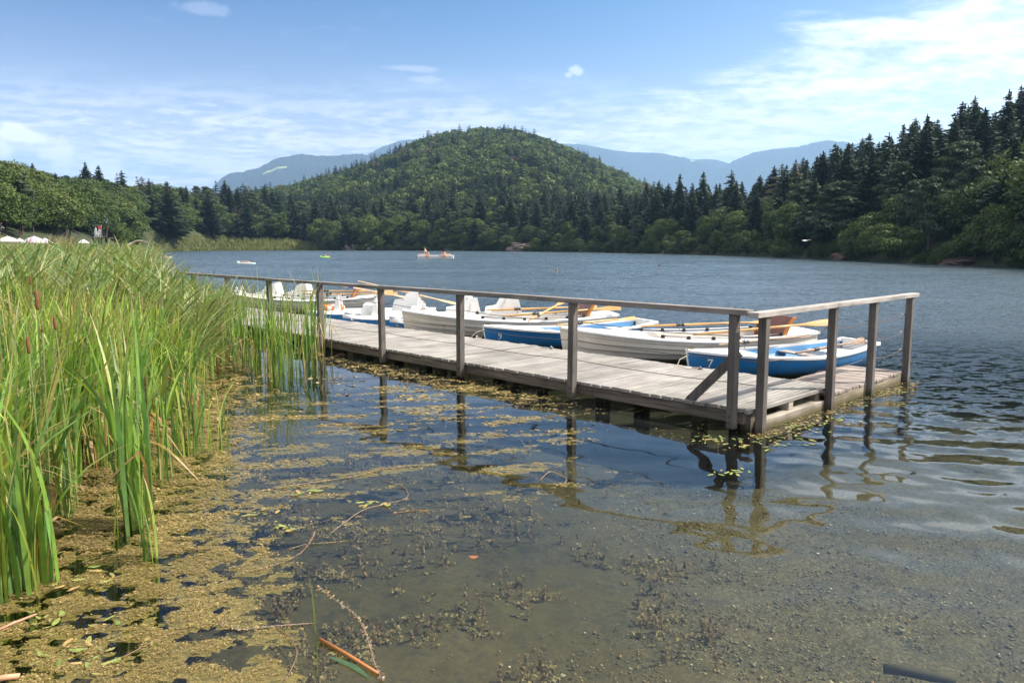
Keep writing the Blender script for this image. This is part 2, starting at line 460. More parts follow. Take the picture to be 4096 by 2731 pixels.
def rowboat(name, label, bow, ang, H, style, group):
    root = tag(empty(name, (bow[0], bow[1], 0), R(ang)), label, 'rowing boat', group)
    white = style == 'white'
    ts = [i / 36 for i in range(37)]
    # hull
    m = MB()
    if white:
        qs = []
        ks = [0, .36, .52, .66, .79, .90, 1.0]
        for a, b in zip(ks[:-1], ks[1:]): qs += [(a, .022 if a > 0 else 0), (b, 0)]
    else:
        qs = [(q / 12, 0) for q in range(13)]
    n = len(qs)
    for side in (-1, 1):
        vs = []
        for t in ts:
            fade = min(1, t / .08)
            for q, off in qs: vs.append(H.pt(t, q, side, off * fade))
        fs = []
        for i in range(len(ts) - 1):
            for k in range(n - 1):
                f = (i * n + k, (i + 1) * n + k, (i + 1) * n + k + 1, i * n + k + 1)
                fs.append(f if side < 0 else f[::-1])
        m.add(vs, fs)
    tv = [H.pt(1, q, -1) for q, _ in qs] + [H.pt(1, q, 1) for q, _ in reversed(qs)]
    m.add(tv, [tuple(range(len(tv)))])
    m.build('hull', M_CREAM if white else M_BLUE, root, smooth=not white)
    # stem bar
    m = MB(); m.tube([(H.pt(0, q, 1)[0] - .008, 0, H.pt(0, q, 1)[2]) for q in (.25, .5, .75, 1)], .014, 6); m.build('stem', M_WHITE if not white else M_CREAM, root)
    # gunwale
    td = .30 if not white else .13
    rim = .075 if white else .085
    m = MB()
    if white:
        band(m, H, ts, [(.004, -.055), (.034, -.05), (.04, -.02), (.03, .0), (-.005, .012), (-rim, .012), (-rim, -.03), (-.002, -.03)])
    else:
        band(m, H, ts, [(.002, -.045), (.022, -.042), (.026, -.005), (.012, .008), (-rim, .008), (-rim, -.04), (-.004, -.04)])
    hb = H.half(1); zs = H.sheer(1)
    m.box(H.L - .06, H.L + .045, -hb - .03, hb + .03, zs - .05, zs + .0135)
    m.build('gunwale', M_WHITE, root, bevel=.006)
    # inner liner
    m = MB(); t0 = .06
    tt = [t for t in ts if t >= t0 and t <= .985]
    for side in (-1, 1):
        vs = []
        for t in tt:
            b, zg = H.half(t), H.sheer(t); zf = max(H.keel(t) + .05, .0)
            ri = min(rim, b * .6)
            for yy, zz in ((b - ri, zg - .028), (max(.01, b - ri - .02), zg - .12), (max(.008, (b - ri) * .78), zf + .05), (max(.006, (b - ri) * .66), zf), (.0, zf - .01)):
                vs.append((H.L * t, side * yy, zz))
        fs = []
        for i in range(len(tt) - 1):
            for k in range(4):
                f = (i * 5 + k, i * 5 + k + 1, (i + 1) * 5 + k + 1, (i + 1) * 5 + k); fs.append(f if side < 0 else f[::-1])
        m.add(vs, fs)
    m.add([(H.L * .985, -(hb - rim), zs - .03), (H.L * .985, hb - rim, zs - .03), (H.L * .985, hb * .6, .02), (H.L * .985, -hb * .6, .02)], [(0, 1, 2, 3)])
    m.build('liner', M_INNER if white else M_BLUEIN, root, smooth=False)
    # fore deck
    m = MB(); tt = [td * i / 10 for i in range(11)]; vs = []
    for t in tt:
        b, zg = H.half(t), H.sheer(t)
        ri = max(0, b - .01)
        cut = 0
        for k in range(7):
            s_ = -1 + 2 * k / 6
            xx = H.L * t + (.0 if t < td else -.10 * (1 - s_ * s_) * 0)
            vs.append((xx, s_ * ri, zg + .006 + .03 * (1 - s_ * s_) * min(1, b * 4)))
    fs = [(i * 7 + k, (i + 1) * 7 + k, (i + 1) * 7 + k + 1, i * 7 + k + 1) for i in range(10) for k in range(6)]
    e = 10 * 7
    vs += [(vs[e + k][0], vs[e + k][1], vs[e + k][2] - .05) for k in range(7)]
    fs += [(e + k, 77 + k, 78 + k, e + k + 1) for k in range(6)]
    m.add(vs, fs); m.build('fore_deck', M_WHITE if not white else M_INNER, root, smooth=False)
    # stern seat
    m = MB()
    if not white:
        a, b_ = .80, .98; zt = H.sheer(.9) - .13
        ha, hb_ = H.half(a) - rim - .02, H.half(b_) - rim - .01
        m.add([(H.L * a, -ha, zt), (H.L * b_, -hb_, zt), (H.L * b_, hb_, zt), (H.L * a, ha, zt), (H.L * a, -ha * .8, .02), (H.L * a, ha * .8, .02)], [(0, 1, 2, 3), (4, 0, 3, 5)])
        m.add([(H.L * .982, -hb_, zt), (H.L * .982, hb_, zt), (H.L * .982, hb_, zs), (H.L * .982, -hb_, zs)], [(0, 1, 2, 3)])
        m.build('stern_seat', M_WHITE, root)
        for ta in (.40, .64):
            bb = H.half(ta + .02) - rim * .35; z = H.sheer(ta) - .07
            m = MB(); m.box(H.L * ta, H.L * ta + .22, -bb, bb, z - .025, z); m.build('thwart', W_THWART, root, bevel=.004)
        m = MB(); m.box(.06, .16, -.02, .02, H.sheer(.03) + .02, H.sheer(.03) + .045); m.tube([(.03, -.03, H.zb), (-.02, 0, H.zb - .02), (.03, .03, H.zb), (.12, 0, H.zb + .04)], .008, 6); m.build('bow_cleat', M_BRASS, root)
    else:
        ta = .86; zt = H.sheer(.93) + .014
        m = MB(); vs = []
        for t in (ta, .93, 1.0):
            b = H.half(t) - .01; vs += [(H.L * t, -b, H.sheer(t) + .016), (H.L * t, b, H.sheer(t) + .016)]
        vs += [(H.L * ta, -(H.half(ta) - .03), .1), (H.L * ta, H.half(ta) - .03, .1)]
        m.add(vs, [(0, 2, 3, 1), (2, 4, 5, 3), (6, 0, 1, 7)]); m.build('stern_deck', M_WHITE, root)
        for ta in (.36, .56):
            bb = H.half(ta + .03) - .09; z = H.sheer(ta) - .14
            m = MB(); m.box(H.L * ta, H.L * ta + .3, -bb, bb, z - .05, z); m.box(H.L * ta + .08, H.L * ta + .22, -bb * .5, bb * .5, .03, z - .051); m.build('bench', M_INNER, root, bevel=.02)
        # curved back board across the stern
        bw = .52; m = MB(); e = MB(); prof = []
        for k in range(9):
            s_ = k / 8; prof.append((H.L * .845 + .20 * s_ ** 1.8, H.sheer(.85) - .10 + .44 * s_))
        vs = []
        for xx, zz in prof: vs += [(xx, -bw, zz), (xx, bw, zz), (xx + .03, bw, zz + .004), (xx + .03, -bw, zz + .004)]
        fs = []
        for i in range(8):
            for k in range(4):
                k2 = (k + 1) % 4; fs.append((i * 4 + k, i * 4 + k2, (i + 1) * 4 + k2, (i + 1) * 4 + k))
        fs += [(0, 1, 2, 3), (32, 33, 34, 35)]
        m.add(vs, fs); bb_ = m.build('back_board', W_SEAT, root, smooth=False)
        for sd in (-1, 1):
            e = MB(); vs = []
            for xx, zz in prof: vs += [(xx - .012, sd * (bw + .002), zz), (xx - .012, sd * (bw + .05), zz), (xx + .055, sd * (bw + .05), zz + .006), (xx + .055, sd * (bw + .002), zz + .006)]
            e.add(vs, fs); e.build('back_board_end', W_SEATEDGE, bb_)
        # hand rails on black clips along both gunwales
        for sd in (-1, 1):
            tl = [.36, .455, .55, .65, .75, .83]
            pts = [Vector((H.L * t, sd * (H.half(t) - .055), H.sheer(t) + .055)) for t in tl]
            m = MB(); m.tube(pts, .0125, 8); m.build('side_rail', M_WHITE if sd > 0 else M_METAL, root, True)
            for p in pts:
                m = MB(); a = .028
                m.add([(p.x - a * 1.25, p.y - .02, p.z - .045), (p.x + a * 1.25, p.y - .02, p.z - .045), (p.x + a * 1.25, p.y + .02, p.z - .045), (p.x - a * 1.25, p.y + .02, p.z - .045),
                       (p.x - a, p.y - .018, p.z + .018), (p.x + a, p.y - .018, p.z + .018), (p.x + a, p.y + .018, p.z + .018), (p.x - a, p.y + .018, p.z + .018)],
                      [(0, 3, 2, 1), (4, 5, 6, 7), (0, 1, 5, 4), (1, 2, 6, 5), (2, 3, 7, 6), (3, 0, 4, 7)])
                m.build('rail_clip', M_BLACK, root)
        m = MB(); m.tube([(.16, -.05, H.sheer(.03) + .02), (.17, -.03, H.sheer(.03) + .065), (.17, .03, H.sheer(.03) + .065), (.16, .05, H.sheer(.03) + .02)], .008, 6); m.build('bow_cleat', M_METAL, root)
    return root

def hull_glyph(root, H, x0, z0, strips, slant=.0):
    """paint a numeral on the near bow: strips of 2-D points laid on the hull skin"""
    m = MB()
    for poly in strips:                      # poly: list of (left, right) point pairs
        vs = []
        for pair in poly:
            for a, b in pair:
                x = x0 + a * .68; z = z0 + b * .68
                vs.append((x, -H.y_at(x, z) - .004, z))
        m.add(vs, [(2 * i, 2 * i + 1, 2 * i + 3, 2 * i + 2) for i in range(len(poly) - 1)])
    m.build('number', M_WHITE, root)
SEVEN = [[((.0, .20), (.0, .165)), ((.03, .2), (.03, .172)), ((.06, .2), (.06, .172)), ((.088, .2), (.088, .172)), ((.108, .2), (.108, .17))],
         [((.0, .165), (.012, .165)), ((.0, .14), (.006, .14))],
         [((.108, .172), (.076, .172)), ((.092, .12), (.06, .12)), ((.074, .06), (.046, .06)), ((.058, .012), (.034, .012))],
         [((.022, .012), (.022, .0)), ((.05, .012), (.05, .0)), ((.074, .012), (.074, .0))]]
def arc(cx, cz, ro, ri, a0, a1, n=8, sx=1.0):
    return [((cx + ro * sx * math.cos(R(a0 + (a1 - a0) * i / n)), cz + ro * math.sin(R(a0 + (a1 - a0) * i / n))),
             (cx + ri * sx * math.cos(R(a0 + (a1 - a0) * i / n)), cz + ri * math.sin(R(a0 + (a1 - a0) * i / n)))) for i in range(n + 1)]
NINE = [arc(.05, .15, .055, .024, 100, 262, sx=.85), arc(.05, .15, .055, .024, 80, -82, sx=.85),
        [((.097, .15), (.066, .15)), ((.097, .10), (.066, .10)), ((.094, .06), (.064, .06)), ((.08, .025), (.056, .035)), ((.058, .006), (.052, .026))],
        [((.046, .006), (.046, .028)), ((.022, .012), (.026, .03)), ((.008, .03), (.024, .036)), ((.004, .046), (.022, .046))]]
GRP_R = 'rowing boats moored bow-in along the jetty'
H7 = Hull(3.80, 1.36, .50, .335, .45, .56)
b7 = rowboat('rowing_boat', 'blue rowing boat numbered 7 with white gunwale, moored at the outer corner of the jetty', (2.761, 11.832), 24.5, H7, 'blue', GRP_R)
hull_glyph(b7, H7, .30, .21, SEVEN)
HA = Hull(4.85, 1.5, .66, .42, .52, .60)
wA = rowboat('rowing_boat', 'cream clinker rowing boat lying between blue boats 7 and 9, brown backrest at its stern', (.889, 13.758), 9.5, HA, 'white', GRP_R)
H9 = Hull(3.95, 1.36, .53, .36, .47, .56)
b9 = rowboat('rowing_boat', 'blue rowing boat numbered 9, moored between the long cream boats', (-.583, 15.231), 24.5, H9, 'blue', GRP_R)
hull_glyph(b9, H9, .27, .235, NINE)
HB = Hull(4.95, 1.5, .68, .44, .54, .60)
wB = rowboat('rowing_boat', 'cream clinker rowing boat behind blue boat 9, white bucket seats showing over its bow', (-2.51, 17.222), 8.5, HB, 'white', GRP_R)
HC = Hull(4.85, 1.5, .66, .42, .52, .60)
wC = rowboat('rowing_boat', 'cream clinker rowing boat half hidden by cattails at the reedy end of the row', (-9.25, 24.23), 3.0, HC, 'white', GRP_R)
# mooring lines
for nm, a, b, lab in (('mooring_rope', (2.79, 11.80, .42), at(2790, 1477, .285), 'thin rope looping from the bow of blue boat 7 to the deck ring'),
                      ('mooring_rope', (-.55, 15.2, .45), at(1925, 1352, .285), 'thin rope hanging from the bow of blue boat 9 to the deck')):
    a = Vector(a); b = Vector(b); c = a.lerp(b, .35) + Vector((-.25, -.12, -.10)); d = a.lerp(b, .75) + Vector((-.15, -.1, -.06)); d.z = max(d.z, .285); c.z = max(c.z, .3)
    m = MB(); m.tube([a, a.lerp(c, .5) + Vector((-.05, 0, .01)), c, d, b], .006, 6); tag(m.build(nm, M_ROPE, None, True), lab, 'rope')

# ---------------------------------------------------------------- oars
def oar_meshes(wood, collar, tag_):
    m = MB()
    m.tube([(0, 0, 0), (.02, 0, 0), (.11, 0, 0), (.14, 0, 0), (.7, 0, 0), (1.5, 0, 0), (2.05, 0, 0)], [.013, .017, .017, .021, .025, .024, .02], 10)
    sh = m.mesh(tag_ + '_shaft', wood, True)
    m = MB(); secs = [(2.0, .021, .018), (2.1, .03, .016), (2.25, .055, .012), (2.4, .068, .009), (2.58, .07, .007), (2.6, .066, .006)]
    vs = []
    for x, w, h in secs: vs += [(x, -w, -h * .4), (x, 0, -h), (x, w, -h * .4), (x, w, h * .4), (x, 0, h), (x, -w, h * .4)]
    fs = [(i * 6 + k, i * 6 + (k + 1) % 6, (i + 1) * 6 + (k + 1) % 6, (i + 1) * 6 + k) for i in range(len(secs) - 1) for k in range(6)] + [(0, 5, 4, 3, 2, 1), tuple(range(30, 36))]
    m.add(vs, fs); bl = m.mesh(tag_ + '_blade', wood)
    m = MB(); m.tube([(.66, 0, 0), (.68, 0, 0), (.78, 0, 0), (.80, 0, 0)], [.036, .03, .03, .036], 12); co = m.mesh(tag_ + '_collar', collar, True)
    m = MB(); m.torus((.735, 0, -.01), .036, .006, 16, 6, M=Matrix.Rotation(R(90), 3, 'Y')); m.tube([(.735, 0, -.046), (.735, 0, -.12)], .007, 6)
    m.tube([(.735, .03, .02), (.735, .036, .06)], .006, 6); m.tube([(.735, -.03, .02), (.735, -.036, .06)], .006, 6); rl = m.mesh(tag_ + '_oarlock', M_METAL, True)
    return sh, bl, co, rl
OARS = {'yellow': oar_meshes(W_OAR, M_BLACK, 'varnished'), 'pale': oar_meshes(W_OARP, M_BLUEPL, 'pale'), 'old': oar_meshes(W_OLDOAR, M_BLACK, 'worn')}
def oar(kind, p, q, label, roll=0.0, lock=True):
    p, q = Vector(p), Vector(q); d = (q - p); ln = d.length; d.normalize()
    y = Vector((0, 0, 1)).cross(d).normalized(); z = d.cross(y)
    Mx = Matrix((d, y, z)).transposed().to_4x4() @ Matrix.Rotation(roll, 4, 'X')
    o = tag(empty('oar', p), label, 'oar', 'oars laid in the rowing boats')
    o.matrix_world = Matrix.Translation(p) @ Mx @ Matrix.Diagonal((ln / 2.6, 1, 1, 1))
    sh, bl, co, rl = OARS[kind]
    for nm, me in (('shaft', sh), ('blade', bl), ('collar', co)) + ((('oarlock', rl),) if lock else ()): link(nm, me, o)
def in_boat(root, x, y, z):
    a = root.rotation_euler.z; c, s = math.cos(a), math.sin(a)
    return (root.location.x + c * x - s * y, root.location.y + s * x + c * y, z)
zA = HA.sheer(.5)
oar('yellow', in_boat(wA, 1.75, .60, zA + .14), in_boat(wA, 4.55, .46, zA + .20), 'varnished oar on the far gunwale of the cream boat beside blue boat 7', .5)
oar('yellow', in_boat(wA, 2.35, -.52, zA + .09), in_boat(wA, 5.0, -.70, zA + .30), 'varnished oar on the near gunwale of the cream boat beside blue boat 7', .9)
oar('old', in_boat(b7, 1.05, .50, .46), in_boat(b7, 3.2, .58, .50), 'worn oar with dark peeling blade lying on the far side of blue boat 7', .2)
oar('old', in_boat(b7, 2.02, -.28, .36), in_boat(b7, 3.75, -.16, .47), 'worn oar with whitened blade lying on the seats of blue boat 7', .9, False)
oar('yellow', in_boat(b9, 1.30, .62, .50), in_boat(b9, 1.30 + 1.05, .93, .88), 'orange oar propped up on the far side of blue boat 9', .3)
oar('yellow', in_boat(b9, 1.60, -.14, .47), in_boat(b9, 3.75, .10, .52), 'orange oar lying along the inside of blue boat 9', .4)
zB = HB.sheer(.5)
oar('yellow', in_boat(wB, 2.0, .60, zB + .14), in_boat(wB, 4.7, .46, zB + .2), 'varnished oar on the far gunwale of the cream boat behind blue boat 9', .5)
oar('yellow', in_boat(wB, 2.25, -.40, zB + .08), in_boat(wB, 5.0, -.55, zB + .26), 'varnished oar on the near gunwale of the cream boat behind blue boat 9', .9)
zC = HC.sheer(.5)
oar('yellow', in_boat(wC, 2.3, .55, zC + .22), in_boat(wC, 5.35, .40, zC + .20), 'varnished far oar of the cream boat half hidden by cattails', .5)
oar('yellow', in_boat(wC, 2.6, -.5, zC + .18), in_boat(wC, 5.6, -.62, zC + .18), 'varnished near oar of the cream boat half hidden by cattails', .9)

# ---------------------------------------------------------------- white twin-hull rowing catamarans
def catamaran(label, nose, ang, seats=(1.45, 2.45), console=True, ln=3.5, wd=1.15):
    root = tag(empty('catamaran', (nose[0], nose[1], 0), R(ang)), label, 'catamaran', 'white twin-hull boats between the rowing boats')
    for sd in (-1, 1):
        y0 = sd * (wd / 2 - .2)
        secs = []
        for i in range(15):
            t = i / 14; w = .2 * (1 - (1 - min(1, t / .35)) ** 2.2) ** .8 if t < .35 else .2 * (1 - .25 * pw((t - .8) / .2, 2)); w = max(w, .012)
            rise = .12 * pw(1 - t / .25, 2)
            secs.append((ln * t, w, rise))
        top, low = MB(), MB(); vt, vl = [], []
        for x, w, r in secs:
            zt = .37 + r * .35; zmid = .275 + r * .45
            for k in range(7):
                a = math.pi * k / 6; vt.append((x, y0 - w * math.cos(a), zmid + (zt - zmid) * math.sin(a) ** .7))
            for yy, zz in ((-w * .97, zmid - .001), (-w * .8, .02 + r), (-w * .3, -.1 + r), (w * .3, -.1 + r), (w * .8, .02 + r), (w * .97, zmid - .001)): vl.append((x, y0 + yy, zz))
        top.add(vt, [(i * 7 + k, i * 7 + k + 1, (i + 1) * 7 + k + 1, (i + 1) * 7 + k) for i in range(14) for k in range(6)] + [tuple(range(6, -1, -1)), tuple(range(98, 105))])
        low.add(vl, [(i * 6 + k, (i + 1) * 6 + k, (i + 1) * 6 + k + 1, i * 6 + k + 1) for i in range(14) for k in range(5)] + [tuple(range(84, 90))])
        f = top.build('float', M_WHITE, root, True); low.build('float_side', M_BLUEFLOAT, f)
    m = MB(); m.box(.7, ln - .15, -wd / 2 + .12, wd / 2 - .12, .28, .362); m.build('deck', M_WHITE, root, bevel=.02)
    def seat(x0):
        w = wd / 2 - .12
        prof = [(x0 - .05, .355), (x0, .47), (x0 + .08, .50), (x0 + .34, .47), (x0 + .42, .56), (x0 + .52, .84), (x0 + .60, .845), (x0 + .70, .355)]
        m = MB(); vs = [(x, -w, z) for x, z in prof] + [(x, w, z) for x, z in prof]; n = len(prof)
        m.add(vs, [(k, k + 1, n + k + 1, n + k) for k in range(n - 1)])
        for sd in (-1, 1):
            side = [(x0 - .05, .355), (x0 + .0, .58), (x0 + .16, .60), (x0 + .26, .63), (x0 + .36, .80), (x0 + .50, .87), (x0 + .62, .87), (x0 + .74, .355)]
            a, b = sd * w, sd * (w + .055); k = len(side)
            m.add([(x, a, z) for x, z in side] + [(x, b, z) for x, z in side], [tuple(range(k)), tuple(range(2 * k - 1, k - 1, -1))] + [(i, (i + 1) % k, k + (i + 1) % k, k + i) for i in range(k)])
        m.build('bucket_seat', M_WHITE, root, bevel=.02)
    for s_ in seats: seat(s_)
    if console:
        m = MB(); w = .30
        prof = [(.42, .355), (.50, .62), (.56, .65), (.95, .63), (1.02, .355)]; n = len(prof)
        m.add([(x, -w, z) for x, z in prof] + [(x, w, z) for x, z in prof], [(k, k + 1, n + k + 1, n + k) for k in range(n - 1)] + [tuple(range(n - 1, -1, -1)), tuple(range(n, 2 * n))])
        m.build('console', M_WHITE, root, bevel=.025)
    for x in (.80, 1.95):
        for sd in (-1, 1):
            m = MB(); yy = sd * (wd / 2 - .22) if x < 1 else sd * (wd / 2 - .08)
            m.add([(x - .10, yy - .05, .35), (x + .10, yy - .05, .35), (x + .10, yy + .05, .35), (x - .10, yy + .05, .35), (x - .015, yy - .03, .76), (x + .055, yy - .03, .76), (x + .055, yy + .03, .76), (x - .015, yy + .03, .76)],
                  [(4, 5, 6, 7), (0, 1, 5, 4), (1, 2, 6, 5), (2, 3, 7, 6), (3, 0, 4, 7)])
            p = m.build('oarlock_post', M_WHITE, root, bevel=.01)
            m = MB(); m.tube([(x + .02, yy, .70), (x + .02, yy, .80)], .016, 8)
            m.tube([(x + .02 - .03, yy, .89), (x + .02 - .035, yy, .85), (x + .02, yy, .81), (x + .02 + .035, yy, .85), (x + .02 + .03, yy, .89)], .008, 6); m.build('oarlock', M_BRASS, p, True)
    return root
def nose_at(u, v): p = juv(u, v); return (p[0], p[1])
cA = catamaran('white catamaran carrying an orange lifebuoy on its front, behind the cattails', nose_at(-14.7, 2.35), 7, (2.35,), console=False)
cB = catamaran('white catamaran next to the one with the lifebuoy, console box on its front', nose_at(-12.75, 2.25), 9, ())
cC = catamaran('white catamaran with two bucket seats behind the bow of a cream rowing boat', nose_at(-11.0, 2.45), 10)
cD = catamaran('white catamaran farthest along the jetty, behind the cream boat in the cattails', nose_at(-20.9, 2.3), 5)
oar('pale', in_boat(cA, .45, .25, 1.10), in_boat(cA, 2.85, .45, .62), 'pale oar with blue collar crossing the far side of the lifebuoy catamaran', .4)
oar('pale', in_boat(cA, 1.35, -.12, 1.16), in_boat(cA, 4.1, -.5, .52), 'pale oar with blue collar slanting down over the near side of the lifebuoy catamaran', .4)
p = in_boat(cA, .62, -.05, .43)
m = MB(); m.torus(p, .30, .065, 40, 12, col=lambda a: (.82, .8, .76) if (a * 4) % 1 < .16 else (.80, .14, .02))
lb = tag(m.build('lifebuoy', M_ANY, None, True), 'orange lifebuoy with white bands lying on the front of a white catamaran', 'lifebuoy')
# ================================================================ LIGHT AND SKY
SUN_EL, SUN_AZ = R(48), R(88)            # azimuth clockwise from +Y
sd = Vector((math.sin(SUN_AZ) * math.cos(SUN_EL), math.cos(SUN_AZ) * math.cos(SUN_EL), math.sin(SUN_EL)))
sl = bpy.data.lights.new('sun', 'SUN'); sl.energy = SUN_E; sl.angle = R(.53); sl.color = (1.0, .93, .82)
so = bpy.data.objects.new('sun', sl); COL.objects.link(so)
so.rotation_euler = sd.to_track_quat('Z', 'Y').to_euler()

w = bpy.data.worlds.new('World'); scene.world = w; w.use_nodes = True
nt = w.node_tree; nt.nodes.clear()
wo = nt.nodes.new('ShaderNodeOutputWorld'); bg = nt.nodes.new('ShaderNodeBackground'); L(nt, bg.outputs[0], wo.inputs[0])
sky = nt.nodes.new('ShaderNodeTexSky'); sky.sky_type = 'NISHITA'; sky.sun_disc = False
sky.sun_elevation = SUN_EL; sky.sun_rotation = SUN_AZ; sky.altitude = 500; sky.air_density = 1.0; sky.dust_density = 1.0; sky.ozone_density = 1.6
tc = nt.nodes.new('ShaderNodeTexCoord')
sep = nt.nodes.new('ShaderNodeSeparateXYZ'); L(nt, tc.outputs['Generated'], sep.inputs[0])
dx, dy, dz = sep.outputs
# cloud sheet: direction projected on a high flat layer
zc = mathn(nt, 'MAXIMUM', mathn(nt, 'ADD', dz, .10), .02)
comb = nt.nodes.new('ShaderNodeCombineXYZ')
L(nt, mathn(nt, 'DIVIDE', dx, zc), comb.inputs[0]); L(nt, mathn(nt, 'DIVIDE', dy, zc), comb.inputs[1])
def mapped(rz, scale, loc=(0, 0, 0)):
    mp = nt.nodes.new('ShaderNodeMapping'); mp.inputs['Rotation'].default_value = (0, 0, rz); mp.inputs['Scale'].default_value = scale; mp.inputs['Location'].default_value = loc
    L(nt, comb.outputs[0], mp.inputs[0]); return mp.outputs[0]
big = noise(nt, mapped(R(-20), (.55, .9, 1), (3.1, 1.7, 0)), 1.0, 5, .55)
wisp = noise(nt, mapped(R(-24), (1.5, 2.6, 1), (.4, .2, 0)), 1.0, 8, .62, Distortion=.35)
fine = noise(nt, mapped(R(-35), (8.5, 10, 1)), 1.0, 5, .6, Distortion=.25)
# azimuth and elevation of the direction
az = mathn(nt, 'ARCTAN2', dx, dy); el = dz
# right-hand sheet: below a slanting upper edge
edge = mathn(nt, 'ADD', mathn(nt, 'MULTIPLY', az, .30), .136)
edge = mathn(nt, 'ADD', edge, mathn(nt, 'MULTIPLY', mathn(nt, 'SUBTRACT', wisp.outputs[0], .5), .20))
right = mathn(nt, 'MULTIPLY', maprange(nt, mathn(nt, 'SUBTRACT', edge, el), -.015, .055), maprange(nt, az, -.15, .12))
# left-hand streaks: low band
left = mathn(nt, 'MULTIPLY', maprange(nt, mathn(nt, 'ADD', el, mathn(nt, 'MULTIPLY', mathn(nt, 'SUBTRACT', big.outputs[0], .5), .10)), .225, .11), maprange(nt, az, .40, 0))
left = mathn(nt, 'MULTIPLY', left, maprange(nt, az, -.62, -.40, .7, 1))
# nothing says the rest of the sky is empty: sparse wisps elsewhere
rest = maprange(nt, big.outputs[0], .58, .75, 0, .5)
tex = mathn(nt, 'ADD', mathn(nt, 'MULTIPLY', wisp.outputs[0], .58), mathn(nt, 'MULTIPLY', fine.outputs[0], .42))
cr = mathn(nt, 'MULTIPLY', right, maprange(nt, tex, .40, .61, .22, .90))
cl = mathn(nt, 'MULTIPLY', left, maprange(nt, tex, .41, .60, .16, 1.0))
cs = mathn(nt, 'MULTIPLY', rest, maprange(nt, tex, .5, .68))
over = mathn(nt, 'MULTIPLY', maprange(nt, el, .40, .62), maprange(nt, mathn(nt, 'ADD', mathn(nt, 'MULTIPLY', tex, .5), mathn(nt, 'MULTIPLY', big.outputs[0], .5)), .34, .58, .55, .98))
cs = mathn(nt, 'MAXIMUM', cs, over)
cloud = mathn(nt, 'MAXIMUM', mathn(nt, 'MAXIMUM', cr, cl), cs, True)
# small cumulus puffs low on the left and one small puff near the middle
nrm = nt.nodes.new('ShaderNodeVectorMath'); nrm.operation = 'NORMALIZE'; L(nt, tc.outputs['Generated'], nrm.inputs[0])
puffn = noise(nt, nrm.outputs[0], 34, 6, .6)
puff = None
for (px, py, rx, ry, stv) in ((95, 540, .030, .009, 1), (140, 553, .018, .008, 1), (60, 528, .013, .008, 1), (215, 620, .022, .010, .8), (250, 650, .016, .012, .6), (0, 600, .012, .018, .7),
                              (400, 668, .022, .010, .6), (2300, 285, .012, .006, .4), (2275, 300, .007, .005, .35), (800, 35, .030, .007, .14), (1700, 320, .026, .004, .18), (1640, 275, .036, .004, .2)):
    r = ray(px, py); r = r / np.linalg.norm(r); a0, e0 = math.atan2(r[0], r[1]), r[2]
    d1 = mathn(nt, 'DIVIDE', mathn(nt, 'SUBTRACT', az, a0), rx); d2 = mathn(nt, 'DIVIDE', mathn(nt, 'SUBTRACT', el, e0), ry)
    d = mathn(nt, 'SQRT', mathn(nt, 'ADD', mathn(nt, 'MULTIPLY', d1, d1), mathn(nt, 'MULTIPLY', d2, d2)))
    d = mathn(nt, 'ADD', d, mathn(nt, 'MULTIPLY', mathn(nt, 'SUBTRACT', puffn.outputs[0], .5), 2.6))
    f = mathn(nt, 'MULTIPLY', maprange(nt, d, 1.25, .45), stv)
    puff = f if puff is None else mathn(nt, 'MAXIMUM', puff, f)
hz = mathn(nt, 'ADD', maprange(nt, el, .31, .02, 0, .64), maprange(nt, az, -.1, 1.1, 0, .22))                # pale band above the horizon
skyc = mixc(nt, sky.outputs[0], SKY_TINT, 1.0, 'MULTIPLY')
skyc = mixc(nt, skyc, mixc(nt, (.20, .50, .76), (1, 1, 1), maprange(nt, az, -.80, .30)), 1.0, 'MULTIPLY')
skyc = mixc(nt, skyc, HORIZON, hz)
skyc = mixc(nt, skyc, CLOUD, mathn(nt, 'MULTIPLY', cloud, .88))
skyc = mixc(nt, skyc, PUFF, mathn(nt, 'MULTIPLY', puff, .85))
L(nt, skyc, bg.inputs[0]); bg.inputs[1].default_value = SKY_S

# ================================================================ GROUND UNDER THE LAKE
def bed_depth(x, y):
    d = np.hypot(x, y)
    near = .30 + .045 * np.clip(d - 2.5, 0, 30) + .02 * np.clip(x, -10, 20)
    return np.clip(near, .22, 1.6) + np.clip((d - 16) * .09, 0, 4.5)
def axis_pts(lo, hi, n, c, p): 
    s = np.linspace(-1, 1, n); return None
def polar_grid(azs, ds):
    A, D = np.meshgrid(azs, ds, indexing='ij'); return np.sin(A) * D, np.cos(A) * D
def grid_faces(n, m):
    i, j = np.meshgrid(np.arange(n - 1), np.arange(m - 1), indexing='ij')
    a = (i * m + j).ravel(); return np.stack([a, a + m, a + m + 1, a + 1], 1)
from mathutils import noise as mnoise
azs = np.linspace(R(-75), R(75), 260); ds = np.concatenate([np.geomspace(.6, 16, 260), np.geomspace(16.5, 1200, 60)])
X, Y = polar_grid(azs, ds)
Z = -bed_depth(X, Y)
for i in range(X.shape[0]):
    for j in range(260):
        p = (X[i, j], Y[i, j], 0.0)
        Z[i, j] += .035 * mnoise.noise((p[0] * 2.1, p[1] * 2.1, .3)) + .02 * mnoise.noise((p[0] * 6, p[1] * 6, 1.7))
bm_, nt, out = nmat('lake_bed')
b = N(nt, 'ShaderNodeBsdfPrincipled', Roughness=.9); L(nt, b.outputs[0], out.inputs[0])
ge = nt.nodes.new('ShaderNodeNewGeometry')
v = ge.outputs['Position']
n1 = noise(nt, v, 1.1, 6, .6); n2 = noise(nt, v, 7, 6, .65); n3 = noise(nt, v, 60, 3)
vor = N(nt, 'ShaderNodeTexVoronoi', Scale=42.0); L(nt, v, vor.inputs['Vector'])
